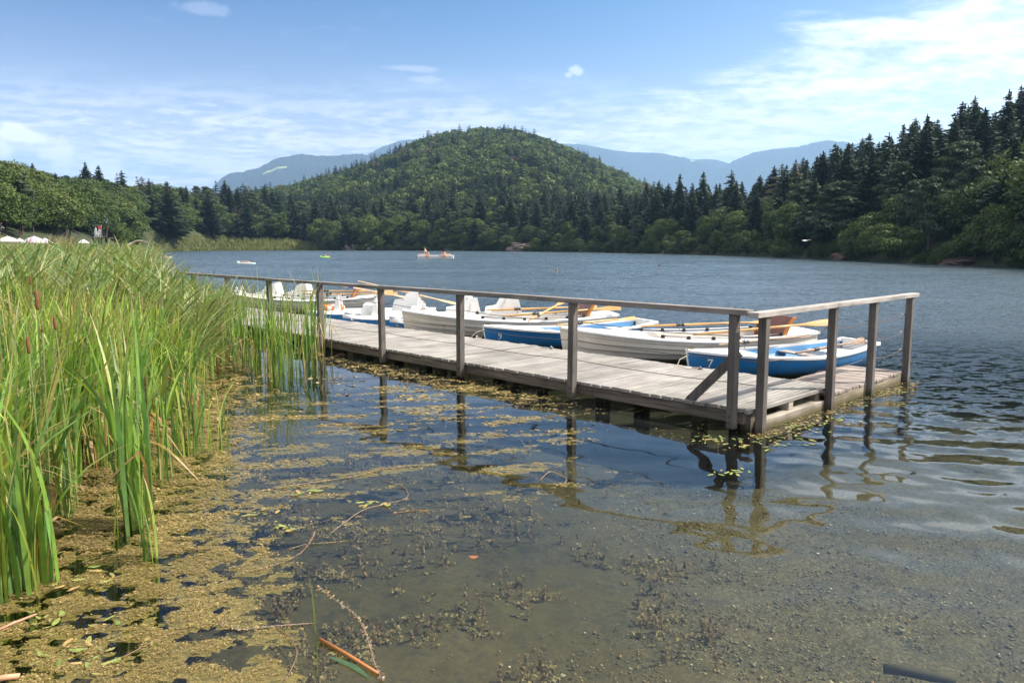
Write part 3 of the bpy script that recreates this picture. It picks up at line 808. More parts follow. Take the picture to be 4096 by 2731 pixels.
vor2 = N(nt, 'ShaderNodeTexVoronoi', Scale=85.0); L(nt, v, vor2.inputs['Vector'])
mud = ramp(nt, n2.outputs[0], [(.25, (.026, .022, .007)), (.5, (.064, .053, .018)), (.75, (.10, .084, .034))]).outputs[0]
peb = ramp(nt, vor.outputs['Color'], [(.1, (.05, .043, .025)), (.45, (.095, .083, .050)), (.8, (.14, .12, .075)), (.97, (.28, .25, .18))]).outputs[0]
peb2 = ramp(nt, vor2.outputs['Color'], [(.1, (.05, .043, .025)), (.6, (.115, .10, .06)), (.96, (.24, .21, .14))]).outputs[0]
peb = mixc(nt, peb, peb2, .5)
peb = mixc(nt, peb, ramp(nt, vor.outputs['Distance'], [(.3, 1.1), (.75, .45)]).outputs[0], .8, 'MULTIPLY')
sx = nt.nodes.new('ShaderNodeSeparateXYZ'); L(nt, v, sx.inputs[0])
gf = mathn(nt, 'ADD', sx.outputs[0], mathn(nt, 'MULTIPLY', mathn(nt, 'SUBTRACT', n1.outputs[0], .5), 3.4))
gf = maprange(nt, gf, .1, 1.9)
JUV_ = None
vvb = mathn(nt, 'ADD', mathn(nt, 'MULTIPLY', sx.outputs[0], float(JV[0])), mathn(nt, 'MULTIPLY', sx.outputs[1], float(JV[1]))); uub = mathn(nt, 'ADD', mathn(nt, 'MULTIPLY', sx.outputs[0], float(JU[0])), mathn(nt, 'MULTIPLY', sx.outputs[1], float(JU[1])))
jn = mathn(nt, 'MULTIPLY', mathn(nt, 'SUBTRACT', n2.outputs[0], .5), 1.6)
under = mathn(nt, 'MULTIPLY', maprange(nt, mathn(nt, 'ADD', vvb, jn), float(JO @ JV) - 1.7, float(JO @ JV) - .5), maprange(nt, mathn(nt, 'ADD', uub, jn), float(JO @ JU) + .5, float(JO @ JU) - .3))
n4 = noise(nt, v, 16, 4, .7)
weedf = maprange(nt, mathn(nt, 'ADD', mathn(nt, 'MULTIPLY', n1.outputs[0], .35), mathn(nt, 'ADD', mathn(nt, 'MULTIPLY', n2.outputs[0], .40), mathn(nt, 'MULTIPLY', n4.outputs[0], .25))), .46, .58)
c = mixc(nt, mud, peb, gf)
c = mixc(nt, c, (.020, .020, .010), mathn(nt, 'MULTIPLY', weedf, mathn(nt, 'SUBTRACT', .9, mathn(nt, 'MULTIPLY', gf, .5))))
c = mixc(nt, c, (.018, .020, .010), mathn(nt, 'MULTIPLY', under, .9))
c = mixc(nt, c, ramp(nt, n3.outputs[0], [(.35, .6), (.65, .9)]).outputs[0], .7, 'MULTIPLY')
L(nt, c, b.inputs['Base Color'])
bp = N(nt, 'ShaderNodeBump', Strength=.8, Distance=.03); L(nt, n2.outputs[0], bp.inputs['Height']); L(nt, bp.outputs[0], b.inputs['Normal'])
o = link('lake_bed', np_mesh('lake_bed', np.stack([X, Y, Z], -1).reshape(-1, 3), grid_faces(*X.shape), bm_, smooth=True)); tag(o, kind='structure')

# ================================================================ WATER
ds_w = np.concatenate([np.geomspace(.6, 30, 150), np.geomspace(31, 1200, 60)])
azw = np.linspace(R(-78), R(78), 160)
X, Y = polar_grid(azw, ds_w)
dep = bed_depth(X, Y)
body = 1 - np.exp(-np.clip(dep - .5, 0, 9) * .55)
col = np.stack([body, body, body], -1).reshape(-1, 3)
wm, nt, out = nmat('lake_water')
ge = nt.nodes.new('ShaderNodeNewGeometry'); v = ge.outputs['Position']
def vmap(rz, sc):
    mp = nt.nodes.new('ShaderNodeMapping'); mp.inputs['Rotation'].default_value = (0, 0, rz); mp.inputs['Scale'].default_value = sc; L(nt, v, mp.inputs[0]); return mp.outputs[0]
sx = nt.nodes.new('ShaderNodeSeparateXYZ'); L(nt, v, sx.inputs[0]); wx, wy = sx.outputs[0], sx.outputs[1]
def dotp(vec, off):
    a = mathn(nt, 'ADD', mathn(nt, 'MULTIPLY', wx, vec[0]), mathn(nt, 'MULTIPLY', wy, vec[1])); return mathn(nt, 'SUBTRACT', a, off)
uu = dotp(JU, float(JO @ JU)); vv = dotp(JV, float(JO @ JV))
mu = maprange(nt, mathn(nt, 'ADD', uu, mathn(nt, 'MULTIPLY', vv, .25)), -.9, 2.2); mv = maprange(nt, vv, 1.0, 4.0)
mask = mathn(nt, 'MAXIMUM', mu, mv)
# fade the swell towards the near bottom of the shallow water
swellf = mathn(nt, 'MULTIPLY', mathn(nt, 'MULTIPLY', mu, maprange(nt, wy, 3.5, 7.5, .25, 1.0)), maprange(nt, wy, 18, 9, .2, 1.0))
dist = mathn(nt, 'SQRT', mathn(nt, 'ADD', mathn(nt, 'MULTIPLY', wx, wx), mathn(nt, 'MULTIPLY', wy, wy)))
farf = maprange(nt, dist, 9, 26)
wv = N(nt, 'ShaderNodeTexWave', Scale=.46, Distortion=2.6, Detail=1.0); wv.inputs['Detail Scale'].default_value = .8; wv.bands_direction = 'Y'; L(nt, vmap(R(9), (1, 1, 1)), wv.inputs['Vector'])
sw = noise(nt, vmap(R(12), (.55, 1.7, 1)), 1.0, 1, .4)
calm = noise(nt, vmap(R(20), (.8, 1.0, 1)), 1.0, 2, .5)
chop = noise(nt, vmap(R(15), (1.6, 3.6, 1)), 1.0, 4, .6)
chop2 = noise(nt, vmap(R(-10), (.35, .9, 1)), 1.0, 5, .62)
rip = noise(nt, vmap(R(25), (5, 9, 1)), 1.0, 3, .6)
iso = noise(nt, vmap(R(40), (2.1, 2.1, 1)), 1.0, 1, .4)
h = mathn(nt, 'ADD', mathn(nt, 'MULTIPLY', calm.outputs[0], .016), mathn(nt, 'MULTIPLY', mathn(nt, 'MULTIPLY', iso.outputs[0], .050), swellf))
h = mathn(nt, 'ADD', h, mathn(nt, 'MULTIPLY', mathn(nt, 'ADD', mathn(nt, 'MULTIPLY', wv.outputs['Fac'], .013), mathn(nt, 'MULTIPLY', sw.outputs[0], .050)), swellf))
h = mathn(nt, 'ADD', h, mathn(nt, 'MULTIPLY', mathn(nt, 'MULTIPLY', chop.outputs[0], .055), mathn(nt, 'MULTIPLY', mask, farf)))
h = mathn(nt, 'ADD', h, mathn(nt, 'MULTIPLY', mathn(nt, 'MULTIPLY', chop2.outputs[0], .10), mathn(nt, 'MULTIPLY', mask, farf)))
h = mathn(nt, 'ADD', h, mathn(nt, 'MULTIPLY', mathn(nt, 'MULTIPLY', rip.outputs[0], .008), mathn(nt, 'MULTIPLY', mask, farf)))
bp = N(nt, 'ShaderNodeBump', Strength=1.0, Distance=1.0); L(nt, h, bp.inputs['Height'])
slope = noise(nt, vmap(R(14), (3.2, 6.4, 1)), 1.0, 5, .66)
slope2 = noise(nt, vmap(R(-8), (.5, 1.3, 1)), 1.0, 3, .6)
slope3 = noise(nt, vmap(R(10), (.30, .20, 1)), 1.0, 3, .6)
slope4 = noise(nt, vmap(R(5), (7.5, 13, 1)), 1.0, 3, .6)
def centred(nd, wgt):
    a_ = nt.nodes.new('ShaderNodeVectorMath'); a_.operation = 'SUBTRACT'; L(nt, nd.outputs['Color'], a_.inputs[0]); a_.inputs[1].default_value = (.5, .5, .5)
    b_ = nt.nodes.new('ShaderNodeVectorMath'); b_.operation = 'SCALE'; L(nt, a_.outputs[0], b_.inputs[0]); L(nt, wgt, b_.inputs['Scale']); return b_.outputs[0]
def vadd(p_, q_):
    a_ = nt.nodes.new('ShaderNodeVectorMath'); a_.operation = 'ADD'; L(nt, p_, a_.inputs[0]); L(nt, q_, a_.inputs[1]); return a_
vs1 = vadd(vadd(centred(slope, maprange(nt, dist, 7, 13)), centred(slope4, maprange(nt, dist, 8, 12, 0, .8))).outputs[0], vadd(centred(slope2, maprange(nt, dist, 16, 45)), centred(slope3, maprange(nt, dist, 40, 110))).outputs[0])
vs2 = nt.nodes.new('ShaderNodeVectorMath'); vs2.operation = 'MULTIPLY'; L(nt, vs1.outputs[0], vs2.inputs[0]); vs2.inputs[1].default_value = (1.0, 1.35, 0.0)
vs3 = nt.nodes.new('ShaderNodeVectorMath'); vs3.operation = 'SCALE'; L(nt, vs2.outputs[0], vs3.inputs[0]); L(nt, mathn(nt, 'MULTIPLY', mathn(nt, 'MULTIPLY', mask, mathn(nt, 'MULTIPLY', maprange(nt, dist, 8, 18, .35, 1), maprange(nt, noise(nt, vmap(R(8), (.016, .07, 1)), 1.0, 4, .6).outputs[0], .35, .62, .75, 1.3))), WAVE), vs3.inputs['Scale'])
vs4 = nt.nodes.new('ShaderNodeVectorMath'); vs4.operation = 'ADD'; L(nt, bp.outputs[0], vs4.inputs[0]); L(nt, vs3.outputs[0], vs4.inputs[1])
vs5 = nt.nodes.new('ShaderNodeVectorMath'); vs5.operation = 'NORMALIZE'; L(nt, vs4.outputs[0], vs5.inputs[0])
class _B: outputs = [vs5.outputs[0]]
bp = _B
fr = N(nt, 'ShaderNodeFresnel', IOR=1.333); L(nt, bp.outputs[0], fr.inputs['Normal'])
gl = N(nt, 'ShaderNodeBsdfGlossy', Roughness=.02); L(nt, mathn(nt, 'ADD', mathn(nt, 'MULTIPLY', mathn(nt, 'MULTIPLY', mask, maprange(nt, dist, 8.5, 24)), FAR_ROUGH), .015), gl.inputs['Roughness']); gl.inputs['Color'].default_value = (.97, .97, .97, 1); L(nt, bp.outputs[0], gl.inputs['Normal'])
tr = N(nt, 'ShaderNodeBsdfTransparent'); tr.inputs['Color'].default_value = (.90, .92, .79, 1)
df = N(nt, 'ShaderNodeBsdfDiffuse'); df.inputs['Color'].default_value = (.006, .030, .040, 1)
at_ = N(nt, 'ShaderNodeAttribute', attribute_name='Col')
m1 = nt.nodes.new('ShaderNodeMixShader'); L(nt, at_.outputs['Fac'], m1.inputs[0]); L(nt, tr.outputs[0], m1.inputs[1]); L(nt, df.outputs[0], m1.inputs[2])
m2 = nt.nodes.new('ShaderNodeMixShader'); L(nt, fr.outputs[0], m2.inputs[0]); L(nt, m1.outputs[0], m2.inputs[1]); L(nt, gl.outputs[0], m2.inputs[2])
L(nt, m2.outputs[0], out.inputs[0])
o = link('lake_water', np_mesh('lake_water', np.stack([X, Y, X * 0], -1).reshape(-1, 3), grid_faces(*X.shape), wm, col=col, smooth=True)); tag(o, kind='structure')

# ================================================================ TERRAIN
# columns are directions (pixel columns of the photograph turned into azimuths); values are metres
cols_px = np.array([-1400, -400, 0, 260, 450, 520, 600, 900, 1250, 1310, 1700, 2090, 2440, 2610, 2790, 2960, 3130, 3310, 3480, 3660, 4096, 4700, 5600], float)
def to_az(px):
    out_ = []
    for p_ in np.atleast_1d(px):
        r = ray(p_, YH); out_.append(math.atan2(r[0], r[1]))
    return np.array(out_)
cols_az = to_az(cols_px)
shore = np.array([75, 95, 110, 140, 205, 245, 295, 352, 352, 338, 316, 275, 228, 205, 182, 163, 144, 126, 113, 103, 88, 70, 60], float)
fr_d = np.array([240, 270, 300, 300, 310, 320, 335, 400, 400, 390, 370, 330, 300, 285, 265, 245, 225, 205, 190, 180, 165, 150, 140], float)   # distance of the front ridge
fr_h = np.array([28, 24, 18.5, 15.5, 15, 15.5, 17, 16, 9, 9, 9, 9, 9, 8.5, 8, 8, 8.5, 9.5, 11, 12, 16, 20, 24], float)
hill_px = np.array([600, 760, 905, 1045, 1220, 1480, 1655, 1740, 1830, 1915, 2055, 2180, 2350, 2560, 2700, 2960, 3300], float)
hill_top = np.array([960, 815, 788, 764, 730, 652, 577, 545, 526, 517, 519, 555, 627, 728, 780, 840, 900], float)     # skyline rows
hill_az = to_az(hill_px)
HD = 700.0
hill_h = np.maximum(0, (YH - hill_top) / F_PX * HD + CAM_H - 11.0)
def ground(azv, d):
    azv = np.asarray(azv, float); d = np.asarray(d, float)
    s0 = np.interp(azv, cols_az, shore); f1 = np.interp(azv, cols_az, fr_d); h1 = np.interp(azv, cols_az, fr_h)
    hh = np.interp(azv, hill_az, hill_h, left=0, right=0)
    t = np.clip((d - s0) / (f1 - s0), 0, 1)
    front = np.where(d < s0, (d - s0) * .12, .5 * np.clip(d - s0, 0, 1) + h1 * (t ** .9) * (1 - .25 * np.clip((d - f1) / 300, 0, 1)))
    front = np.clip(front, -3.0, None)
    b0 = np.maximum(f1 - 30, 300.0)
    q = np.clip((d - b0) / (HD - b0), 0, 1)
    back = np.clip((d - HD) / 350, 0, 1)
    hill = hh * (.3 * np.sin(q * math.pi / 2) + .7 * q) * (1 - back ** 2)
    return np.where(d < s0, front, np.maximum(front, hill))
taz = np.linspace(to_az(-1400)[0], to_az(5600)[0], 330)
steps = np.concatenate([np.linspace(-14, 90, 60), np.linspace(95, 1000, 90)])
V = []
for a_ in taz:
    s0 = np.interp(a_, cols_az, shore); d = s0 + steps
    z = ground(a_, d)
    for k_, dd in enumerate(d):
        nz = mnoise.noise((math.sin(a_) * dd * .06, math.cos(a_) * dd * .06, 0)) * (1.2 if dd > s0 + 8 else .12)
        V.append((math.sin(a_) * dd, math.cos(a_) * dd, z[k_] + nz))
tm, nt, out = nmat('forest_floor')
b = N(nt, 'ShaderNodeBsdfPrincipled', Roughness=1.0); L(nt, b.outputs[0], out.inputs[0])
ge = nt.nodes.new('ShaderNodeNewGeometry'); n1 = noise(nt, ge.outputs['Position'], .12, 5); n2 = noise(nt, ge.outputs['Position'], 1.5, 4)
c = ramp(nt, n1.outputs[0], [(.35, (.030, .042, .014)), (.6, (.055, .068, .022)), (.8, (.12, .09, .05))]).outputs[0]
c = mixc(nt, c, ramp(nt, n2.outputs[0], [(.3, .6), (.7, 1.15)]).outputs[0], 1.0, 'MULTIPLY'); L(nt, c, b.inputs['Base Color'])
o = link('hills', np_mesh('hills', V, grid_faces(len(taz), len(steps)), tm, smooth=True)); tag(o, kind='structure')

# distant mountains
mm, nt, out = nmat('mountain_forest')
b = N(nt, 'ShaderNodeBsdfPrincipled', Roughness=1.0); L(nt, b.outputs[0], out.inputs[0])
ge = nt.nodes.new('ShaderNodeNewGeometry'); n1 = noise(nt, ge.outputs['Position'], .012, 6, .65); n2 = noise(nt, ge.outputs['Position'], .05, 4, .7)
c = ramp(nt, n1.outputs[0], [(.35, (.012, .022, .012)), (.62, (.026, .040, .018)), (.72, (.032, .046, .02)), (.80, (.09, .11, .05))]).outputs[0]
c = mixc(nt, c, ramp(nt, n2.outputs[0], [(.3, .55), (.7, 1.3)]).outputs[0], 1.0, 'MULTIPLY'); L(nt, c, b.inputs['Base Color'])
bp = N(nt, 'ShaderNodeBump', Strength=1.0, Distance=55.0); L(nt, n2.outputs[0], bp.inputs['Height']); L(nt, bp.outputs[0], b.inputs['Normal'])
meadow = plain_mat('mountain_meadow', (.24, .28, .10), .9, scale=.02)
def mountain(name, pts, dist, thick, seed, patch=None):
    px = np.array([p_[0] for p_ in pts], float) * K; top = np.array([p_[1] for p_ in pts], float) * K
    a_ = np.linspace(px[0], px[-1], 240); tp = np.interp(a_, px, top)
    nr = 40; V = []; F = grid_faces(240, nr); mi = np.zeros(len(F), int)
    for i, (x_, y_) in enumerate(zip(a_, tp)):
        r0 = ray(x_, y_); r0 = r0 / math.hypot(r0[0], r0[1])
        hz_ = r0[2] * dist + CAM_H
        for j in range(nr):
            t = j / (nr - 1); s = 2 * t - 1                          # front foot -> ridge -> back foot
            d = dist + s * thick
            z = hz_ * (1 - abs(s) ** 1.35) if s < 0 else hz_ * (1 - s ** 1.5)
            w_ = math.sin(math.pi * t)
            fold = 1 - abs(mnoise.noise((r0[0] * dist * .0016 + seed, d * .0009, seed)))
            z += (fold - .72) * hz_ * .30 * (1 - math.exp(-((s) / .18) ** 2)) * w_
            z += mnoise.noise((x_ * .02, seed, 3)) * 7 * (1 - abs(s)) + mnoise.noise((x_ * .11, seed, 9 + j * .3)) * 5 * (1 - abs(s))
            V.append((r0[0] * d, r0[1] * d, max(z, -2) - (3 if j in (0, nr - 1) else 0)))
    if patch:
        for k_ in range(len(F)):
            i, j = divmod(k_, nr - 1); x_ = a_[i] / K
            if patch[0] < x_ < patch[1] and patch[2] <= j < patch[3]: mi[k_] = 1
    o = link(name, np_mesh(name, V, F, [mm, meadow], smooth=True, midx=mi)); tag(o, kind='structure')
MD = 5000.0
mountain('mountain', [(380, 520), (440, 468), (485, 437), (500, 420), (512, 408), (530, 398), (560, 394), (590, 388), (612, 374), (635, 364), (665, 360), (693, 353), (725, 356), (780, 357), (850, 353), (905, 352), (1000, 365), (1120, 400), (1200, 430)], MD * .86, 1200, 1.3, (600, 655, 12, 13))
mountain('mountain', [(780, 400), (850, 352), (885, 335), (915, 325), (950, 320), (985, 320), (1060, 328), (1180, 326), (1285, 329), (1350, 334), (1400, 345), (1450, 349), (1520, 352), (1560, 362), (1600, 366), (1640, 367), (1680, 376), (1760, 410), (1900, 470)], MD * 1.12, 1500, 4.1, (1585, 1612, 15, 16))
mountain('mountain', [(1560, 470), (1640, 395), (1690, 368), (1730, 350), (1780, 343), (1830, 338), (1865, 330), (1895, 323), (1925, 326), (1960, 331), (2000, 333), (2080, 350), (2200, 390), (2350, 420), (2500, 480)], MD * 1.05, 1400, 7.7)

# haze: even air round the whole place
if HAZE > 0:
    hm, nt, out = nmat('haze_air')
    pv = nt.nodes.new('ShaderNodeVolumePrincipled'); pv.inputs['Color'].default_value = HAZE_C; pv.inputs['Density'].default_value = HAZE; pv.inputs['Anisotropy'].default_value = .4
    L(nt, pv.outputs[0], out.inputs['Volume'])
    m = MB(); m.box(-9000, 9000, -300, 8000, -8, 850); tag(m.build('haze', hm), kind='stuff')
# ================================================================ TREES
F_SPRUCE = foliage_mat('spruce_needles', [(.2, (.009, .020, .009)), (.5, (.015, .030, .012)), (.8, (.026, .044, .016))], .18)
F_BROAD = foliage_mat('broad_leaves', [(.15, (.030, .052, .011)), (.4, (.046, .074, .014)), (.6, (.062, .092, .019)), (.8, (.085, .110, .025)), (.95, (.11, .108, .03))], .20)
F_PINE = foliage_mat('pine_needles', [(.2, (.030, .050, .022)), (.8, (.058, .078, .032))], .2)
F_LARCH = foliage_mat('larch_needles', [(.2, (.05, .062, .03)), (.8, (.085, .085, .045))], .3)
F_DEAD = foliage_mat('dead_twigs', [(.2, (.09, .065, .04)), (.8, (.13, .10, .065))], .1)
BARK = wood_mat('bark', (.14, .10, .075), (.05, .038, .03), (9, 9, 1.5), .95)

def quads(C, Udir, Vdir, tint):
    """leaf quads from centres and two half-axes"""
    n = len(C)
    V = np.stack([C - Udir - Vdir, C + Udir - Vdir, C + Udir + Vdir, C - Udir + Vdir], 1).reshape(-1, 3)
    F = np.arange(n * 4).reshape(n, 4)
    return V, F, np.repeat(tint, 4, axis=0)
def unit(a): return a / np.maximum(1e-9, np.linalg.norm(a, axis=-1, keepdims=True))

def trunk_mb(h, r, limbs, lean=.0):
    m = MB(); pts = [(lean * h * .3 * (k / 6) ** 2, .02 * h * math.sin(k * 1.3), h * k / 6 - (.4 if k == 0 else 0)) for k in range(7)]
    m.tube(pts, [r * (1.25 if k == 0 else 1 - .85 * k / 6) for k in range(7)], 7)
    for (p, q, rr) in limbs: m.tube([p, Vector(p).lerp(Vector(q), .5) + Vector((0, 0, .05 * h)), q], [rr, rr * .7, rr * .25], 5)
    return m
def conifer(seed, h=1.0, rad=.17, layers=30, br=8, sub=4, droop=.35, bare=.08, gap=.0, ragged=.25, mat=None):
    """unit-height spruce: whorls of drooping branches carrying needle sprays"""
    r = np.random.default_rng(seed); C, U, Vd, T = [], [], [], []
    for i in range(layers):
        t = (i + .5 * r.random()) / layers
        z0 = bare + (1 - bare) * t
        Rm = rad * ((1 - t) ** .8) * (.7 + .3 * min(1, t * 6)) + .003
        nb = max(4, int(br * (1 - .5 * t)))
        ph = r.random() * 6.28
        for k in range(nb):
            if r.random() < gap: continue
            a = ph + k * 6.283 / nb + r.normal() * .25
            ln = Rm * (1 + r.normal() * ragged)
            if ln < .01: continue
            d = np.array([math.cos(a), math.sin(a), 0]); s_ = np.array([-d[1], d[0], 0])
            for q in range(sub):
                f = (q + .6) / sub
                p = d * ln * f; z = z0 - droop * ln * f ** 1.4 + .05 * ln
                w = ln * .24 * (1 - .55 * f) + .003
                for sd in (-1, 1):
                    c = np.array([p[0], p[1], z]) + s_ * sd * w * .55 + r.normal(size=3) * .004
                    C.append(c); U.append(d * ln * .62 / sub + r.normal(size=3) * .003)
                    Vd.append(s_ * sd * w * .6 + np.array([0, 0, -w * (.45 + .3 * r.random())]))
                    k_ = .8 + .35 * r.random(); T.append((k_, k_, k_))
    for q in range(10):
        a = r.random() * 6.28; C.append((0, 0, .93 + .07 * q / 9)); U.append((0, 0, .012)); Vd.append((.004 * math.cos(a), .004 * math.sin(a), 0)); T.append((.9, .9, .9))
    V, F, T = quads(np.array(C), np.array(U), np.array(Vd), np.array(T))
    crown = np_mesh('crown', V * h, F, mat or F_SPRUCE, T)
    limbs = [] if gap == 0 else [((0, 0, z), (.07 * math.cos(z * 40), .07 * math.sin(z * 40), z - .01), .004) for z in np.linspace(.25, .9, 14)]
    trunk = trunk_mb(.98, .014, limbs).mesh('trunk', BARK)
    return trunk, crown
def broadleaf(seed, n=2600, w=.42, leaf=.022, lobes=16, base=.12, top=1.0, mat=None, flat=1.0, sparse=0.0):
    """unit-height crown: overlapping lobes whose shells carry leaf clumps"""
    r = np.random.default_rng(seed); LC, LR = [], []
    for i in range(lobes):
        t = (i + .5) / lobes
        z = base + .1 + (top - base - .2) * t
        prof = math.sin(math.pi * min(1, max(0.06, (z - base) / (top - base))) ** .8) ** .7
        a = i * 2.4 + r.random(); rr = w * prof * (.35 + .5 * r.random())
        LC.append((rr * math.cos(a), rr * math.sin(a), z)); LR.append(w * (.30 + .22 * r.random()) * (.6 + .5 * prof))
    LC = np.array(LC); LR = np.array(LR)
    k = r.choice(lobes, n, p=LR ** 2 / (LR ** 2).sum())
    d = unit(r.normal(size=(n, 3))); d[:, 2] = np.where(d[:, 2] < -.35, -d[:, 2] * .6, d[:, 2])
    d = unit(d)
    rad_ = LR[k] * (1 - .30 * r.random(n) ** 2) * (1 + .10 * r.normal(size=n))
    C = LC[k] + d * rad_[:, None] * np.array([1, 1, .8 * flat])
    keep = C[:, 2] > base * .6
    C, d, k = C[keep], d[keep], k[keep]; n = len(C)
    nrm_ = unit(d + r.normal(size=(n, 3)) * .55)
    U = unit(np.cross(nrm_, r.normal(size=(n, 3)))); W = np.cross(nrm_, U)
    s = leaf * (.55 + .9 * r.random(n))[:, None]
    T = (.78 + .4 * r.random(n))[:, None] * np.ones(3) * (1 + .10 * r.normal(size=lobes))[k][:, None]
    V, F, T = quads(C, U * s, W * s * .75, T)
    crown = np_mesh('crown', V, F, mat or F_BROAD, T)
    limbs = [((0, 0, base + .05 + .3 * i / lobes), tuple(LC[i] * .9), .010) for i in range(lobes)]
    return trunk_mb(.75, .022, limbs).mesh('trunk', BARK), crown
def pine(seed, n=5200):
    """Scots pine: bare trunk, flat layered clumps"""
    r = np.random.default_rng(seed); C, Nn, T = [], [], []; limbs = []
    for i in range(22):
        t = i / 21; z = .36 + .60 * t
        a = i * 2.4 + r.random(); rr = .27 * (1 - .75 * t ** 1.5) * (.45 + .6 * r.random())
        c0 = np.array([rr * math.cos(a), rr * math.sin(a), z]); limbs.append(((0, 0, z - .05), tuple(c0), .008))
        m_ = n // 22; d = unit(r.normal(size=(m_, 3))) * (.12 + .03 * r.random((m_, 1))) * np.array([1, 1, .42]) * (1.1 - .4 * t)
        d[:, 2] = np.abs(d[:, 2]) * np.where(r.random(m_) < .8, 1, -1)
        C.append(c0 + d); Nn.append(unit(d + np.array([0, 0, .05]))); T.append(np.full(m_, .85 + .3 * r.random()))
    C = np.concatenate(C); Nn = unit(np.concatenate(Nn) + r.normal(size=C.shape) * .6); T = np.concatenate(T)[:, None] * (.8 + .4 * r.random((len(C), 1))) * np.ones(3)
    U = unit(np.cross(Nn, r.normal(size=C.shape))); W = np.cross(Nn, U); s = (.0115 if n > 2000 else .019) * (.6 + .8 * r.random((len(C), 1)))
    V, F, T = quads(C, U * s * 1.2, W * s * .7, T)
    return trunk_mb(.95, .018, limbs).mesh('trunk', BARK), np_mesh('crown', V, F, F_PINE, T)

def merged(name, tm_, cm):
    """one mesh of trunk and crown for the far-off wood"""
    import bmesh
    bmx = bmesh.new(); bmx.from_mesh(tm_); nf = len(bmx.faces)
    lay = bmx.verts.layers.float_color.get('Col')
    bmx.from_mesh(cm); bmx.faces.ensure_lookup_table()
    for i in range(nf, len(bmx.faces)): bmx.faces[i].material_index = 1
    me = bpy.data.meshes.new(name); me.materials.append(BARK); me.materials.append(cm.materials[0])
    bmx.to_mesh(me); bmx.free()
    return me
KINDS = {'spruce': [conifer(s, rad=.15 + .03 * (s % 3), layers=40, br=9, sub=5) for s in (1, 2, 3, 4)],
         'broad': [broadleaf(10 + s, 6000, w=.40 + .05 * (s % 3), leaf=.0135, lobes=20) for s in range(5)],
         'pine': [pine(31), pine(32)],
         'larch': [conifer(41, rad=.17, layers=26, br=8, gap=.25, ragged=.4, droop=.15, bare=.15, mat=F_LARCH)],
         'bush': [broadleaf(51 + s, 3600, w=.6, leaf=.019, lobes=11, base=.02) for s in range(2)],
         'thin': [conifer(61, rad=.16, layers=27, br=8, gap=.2, ragged=.5, droop=.2, bare=.15), conifer(62, rad=.19, layers=28, br=8, gap=.18, ragged=.45, droop=.1, bare=.05)],
         'dead': [broadleaf(71, 500, w=.38, leaf=.012, mat=F_DEAD)]}
FAR = []; FAR_IDX = {}
low = {'spruce': [conifer(81, rad=.16, layers=15, br=7, sub=2), conifer(82, rad=.19, layers=14, br=7, sub=2)],
       'broad': [broadleaf(83 + s, 620, w=.48 + .05 * s, leaf=.045, lobes=11, base=.05) for s in range(4)],
       'pine': [pine(88, 600)], 'dead': [broadleaf(89, 300, w=.4, leaf=.022, mat=F_DEAD)]}
src = bpy.data.collections.new('forest_models')
for k_ in low:
    FAR_IDX[k_] = []
    for tm_, cm in low[k_]:
        o = bpy.data.objects.new('model_%02d' % len(FAR), merged('forest_tree', tm_, cm)); src.objects.link(o); FAR_IDX[k_].append(len(FAR)); FAR.append(o)
for k_ in ('spruce', 'broad', 'pine', 'bush'):
    FAR_IDX['near_' + k_] = []
    for tm_, cm in KINDS[k_][:3]:
        o = bpy.data.objects.new('model_%02d' % len(FAR), merged('forest_tree', tm_, cm)); src.objects.link(o); FAR_IDX['near_' + k_].append(len(FAR)); FAR.append(o)

def scatter(name, pts, rot, scl, idx, coll):
    me = bpy.data.meshes.new(name); me.vertices.add(len(pts)); me.vertices.foreach_set('co', np.asarray(pts, np.float32).ravel())
    a = me.attributes.new('rot', 'FLOAT_VECTOR', 'POINT'); a.data.foreach_set('vector', np.asarray(rot, np.float32).ravel())
    a = me.attributes.new('scl', 'FLOAT_VECTOR', 'POINT'); a.data.foreach_set('vector', np.asarray(scl, np.float32).ravel())
    a = me.attributes.new('idx', 'INT', 'POINT'); a.data.foreach_set('value', np.asarray(idx, np.int32))
    o = link(name, me)
    ng = bpy.data.node_groups.new(name + '_nodes', 'GeometryNodeTree')
    ng.interface.new_socket('Geometry', in_out='INPUT', socket_type='NodeSocketGeometry'); ng.interface.new_socket('Geometry', in_out='OUTPUT', socket_type='NodeSocketGeometry')
    gi = ng.nodes.new('NodeGroupInput'); go = ng.nodes.new('NodeGroupOutput'); ip = ng.nodes.new('GeometryNodeInstanceOnPoints')
    ci = ng.nodes.new('GeometryNodeCollectionInfo'); ci.inputs['Collection'].default_value = coll; ci.inputs['Separate Children'].default_value = True; ci.inputs['Reset Children'].default_value = True
    def na(n_, t):
        x = ng.nodes.new('GeometryNodeInputNamedAttribute'); x.data_type = t; x.inputs['Name'].default_value = n_; return x.outputs['Attribute']
    ng.links.new(gi.outputs[0], ip.inputs['Points']); ng.links.new(ci.outputs[0], ip.inputs['Instance']); ip.inputs['Pick Instance'].default_value = True
    ng.links.new(na('idx', 'INT'), ip.inputs['Instance Index']); ng.links.new(na('rot', 'FLOAT_VECTOR'), ip.inputs['Rotation']); ng.links.new(na('scl', 'FLOAT_VECTOR'), ip.inputs['Scale'])
    ng.links.new(ip.outputs[0], go.inputs[0])
    md = o.modifiers.new('scatter', 'NODES'); md.node_group = ng
    tag(o, kind='stuff'); return o

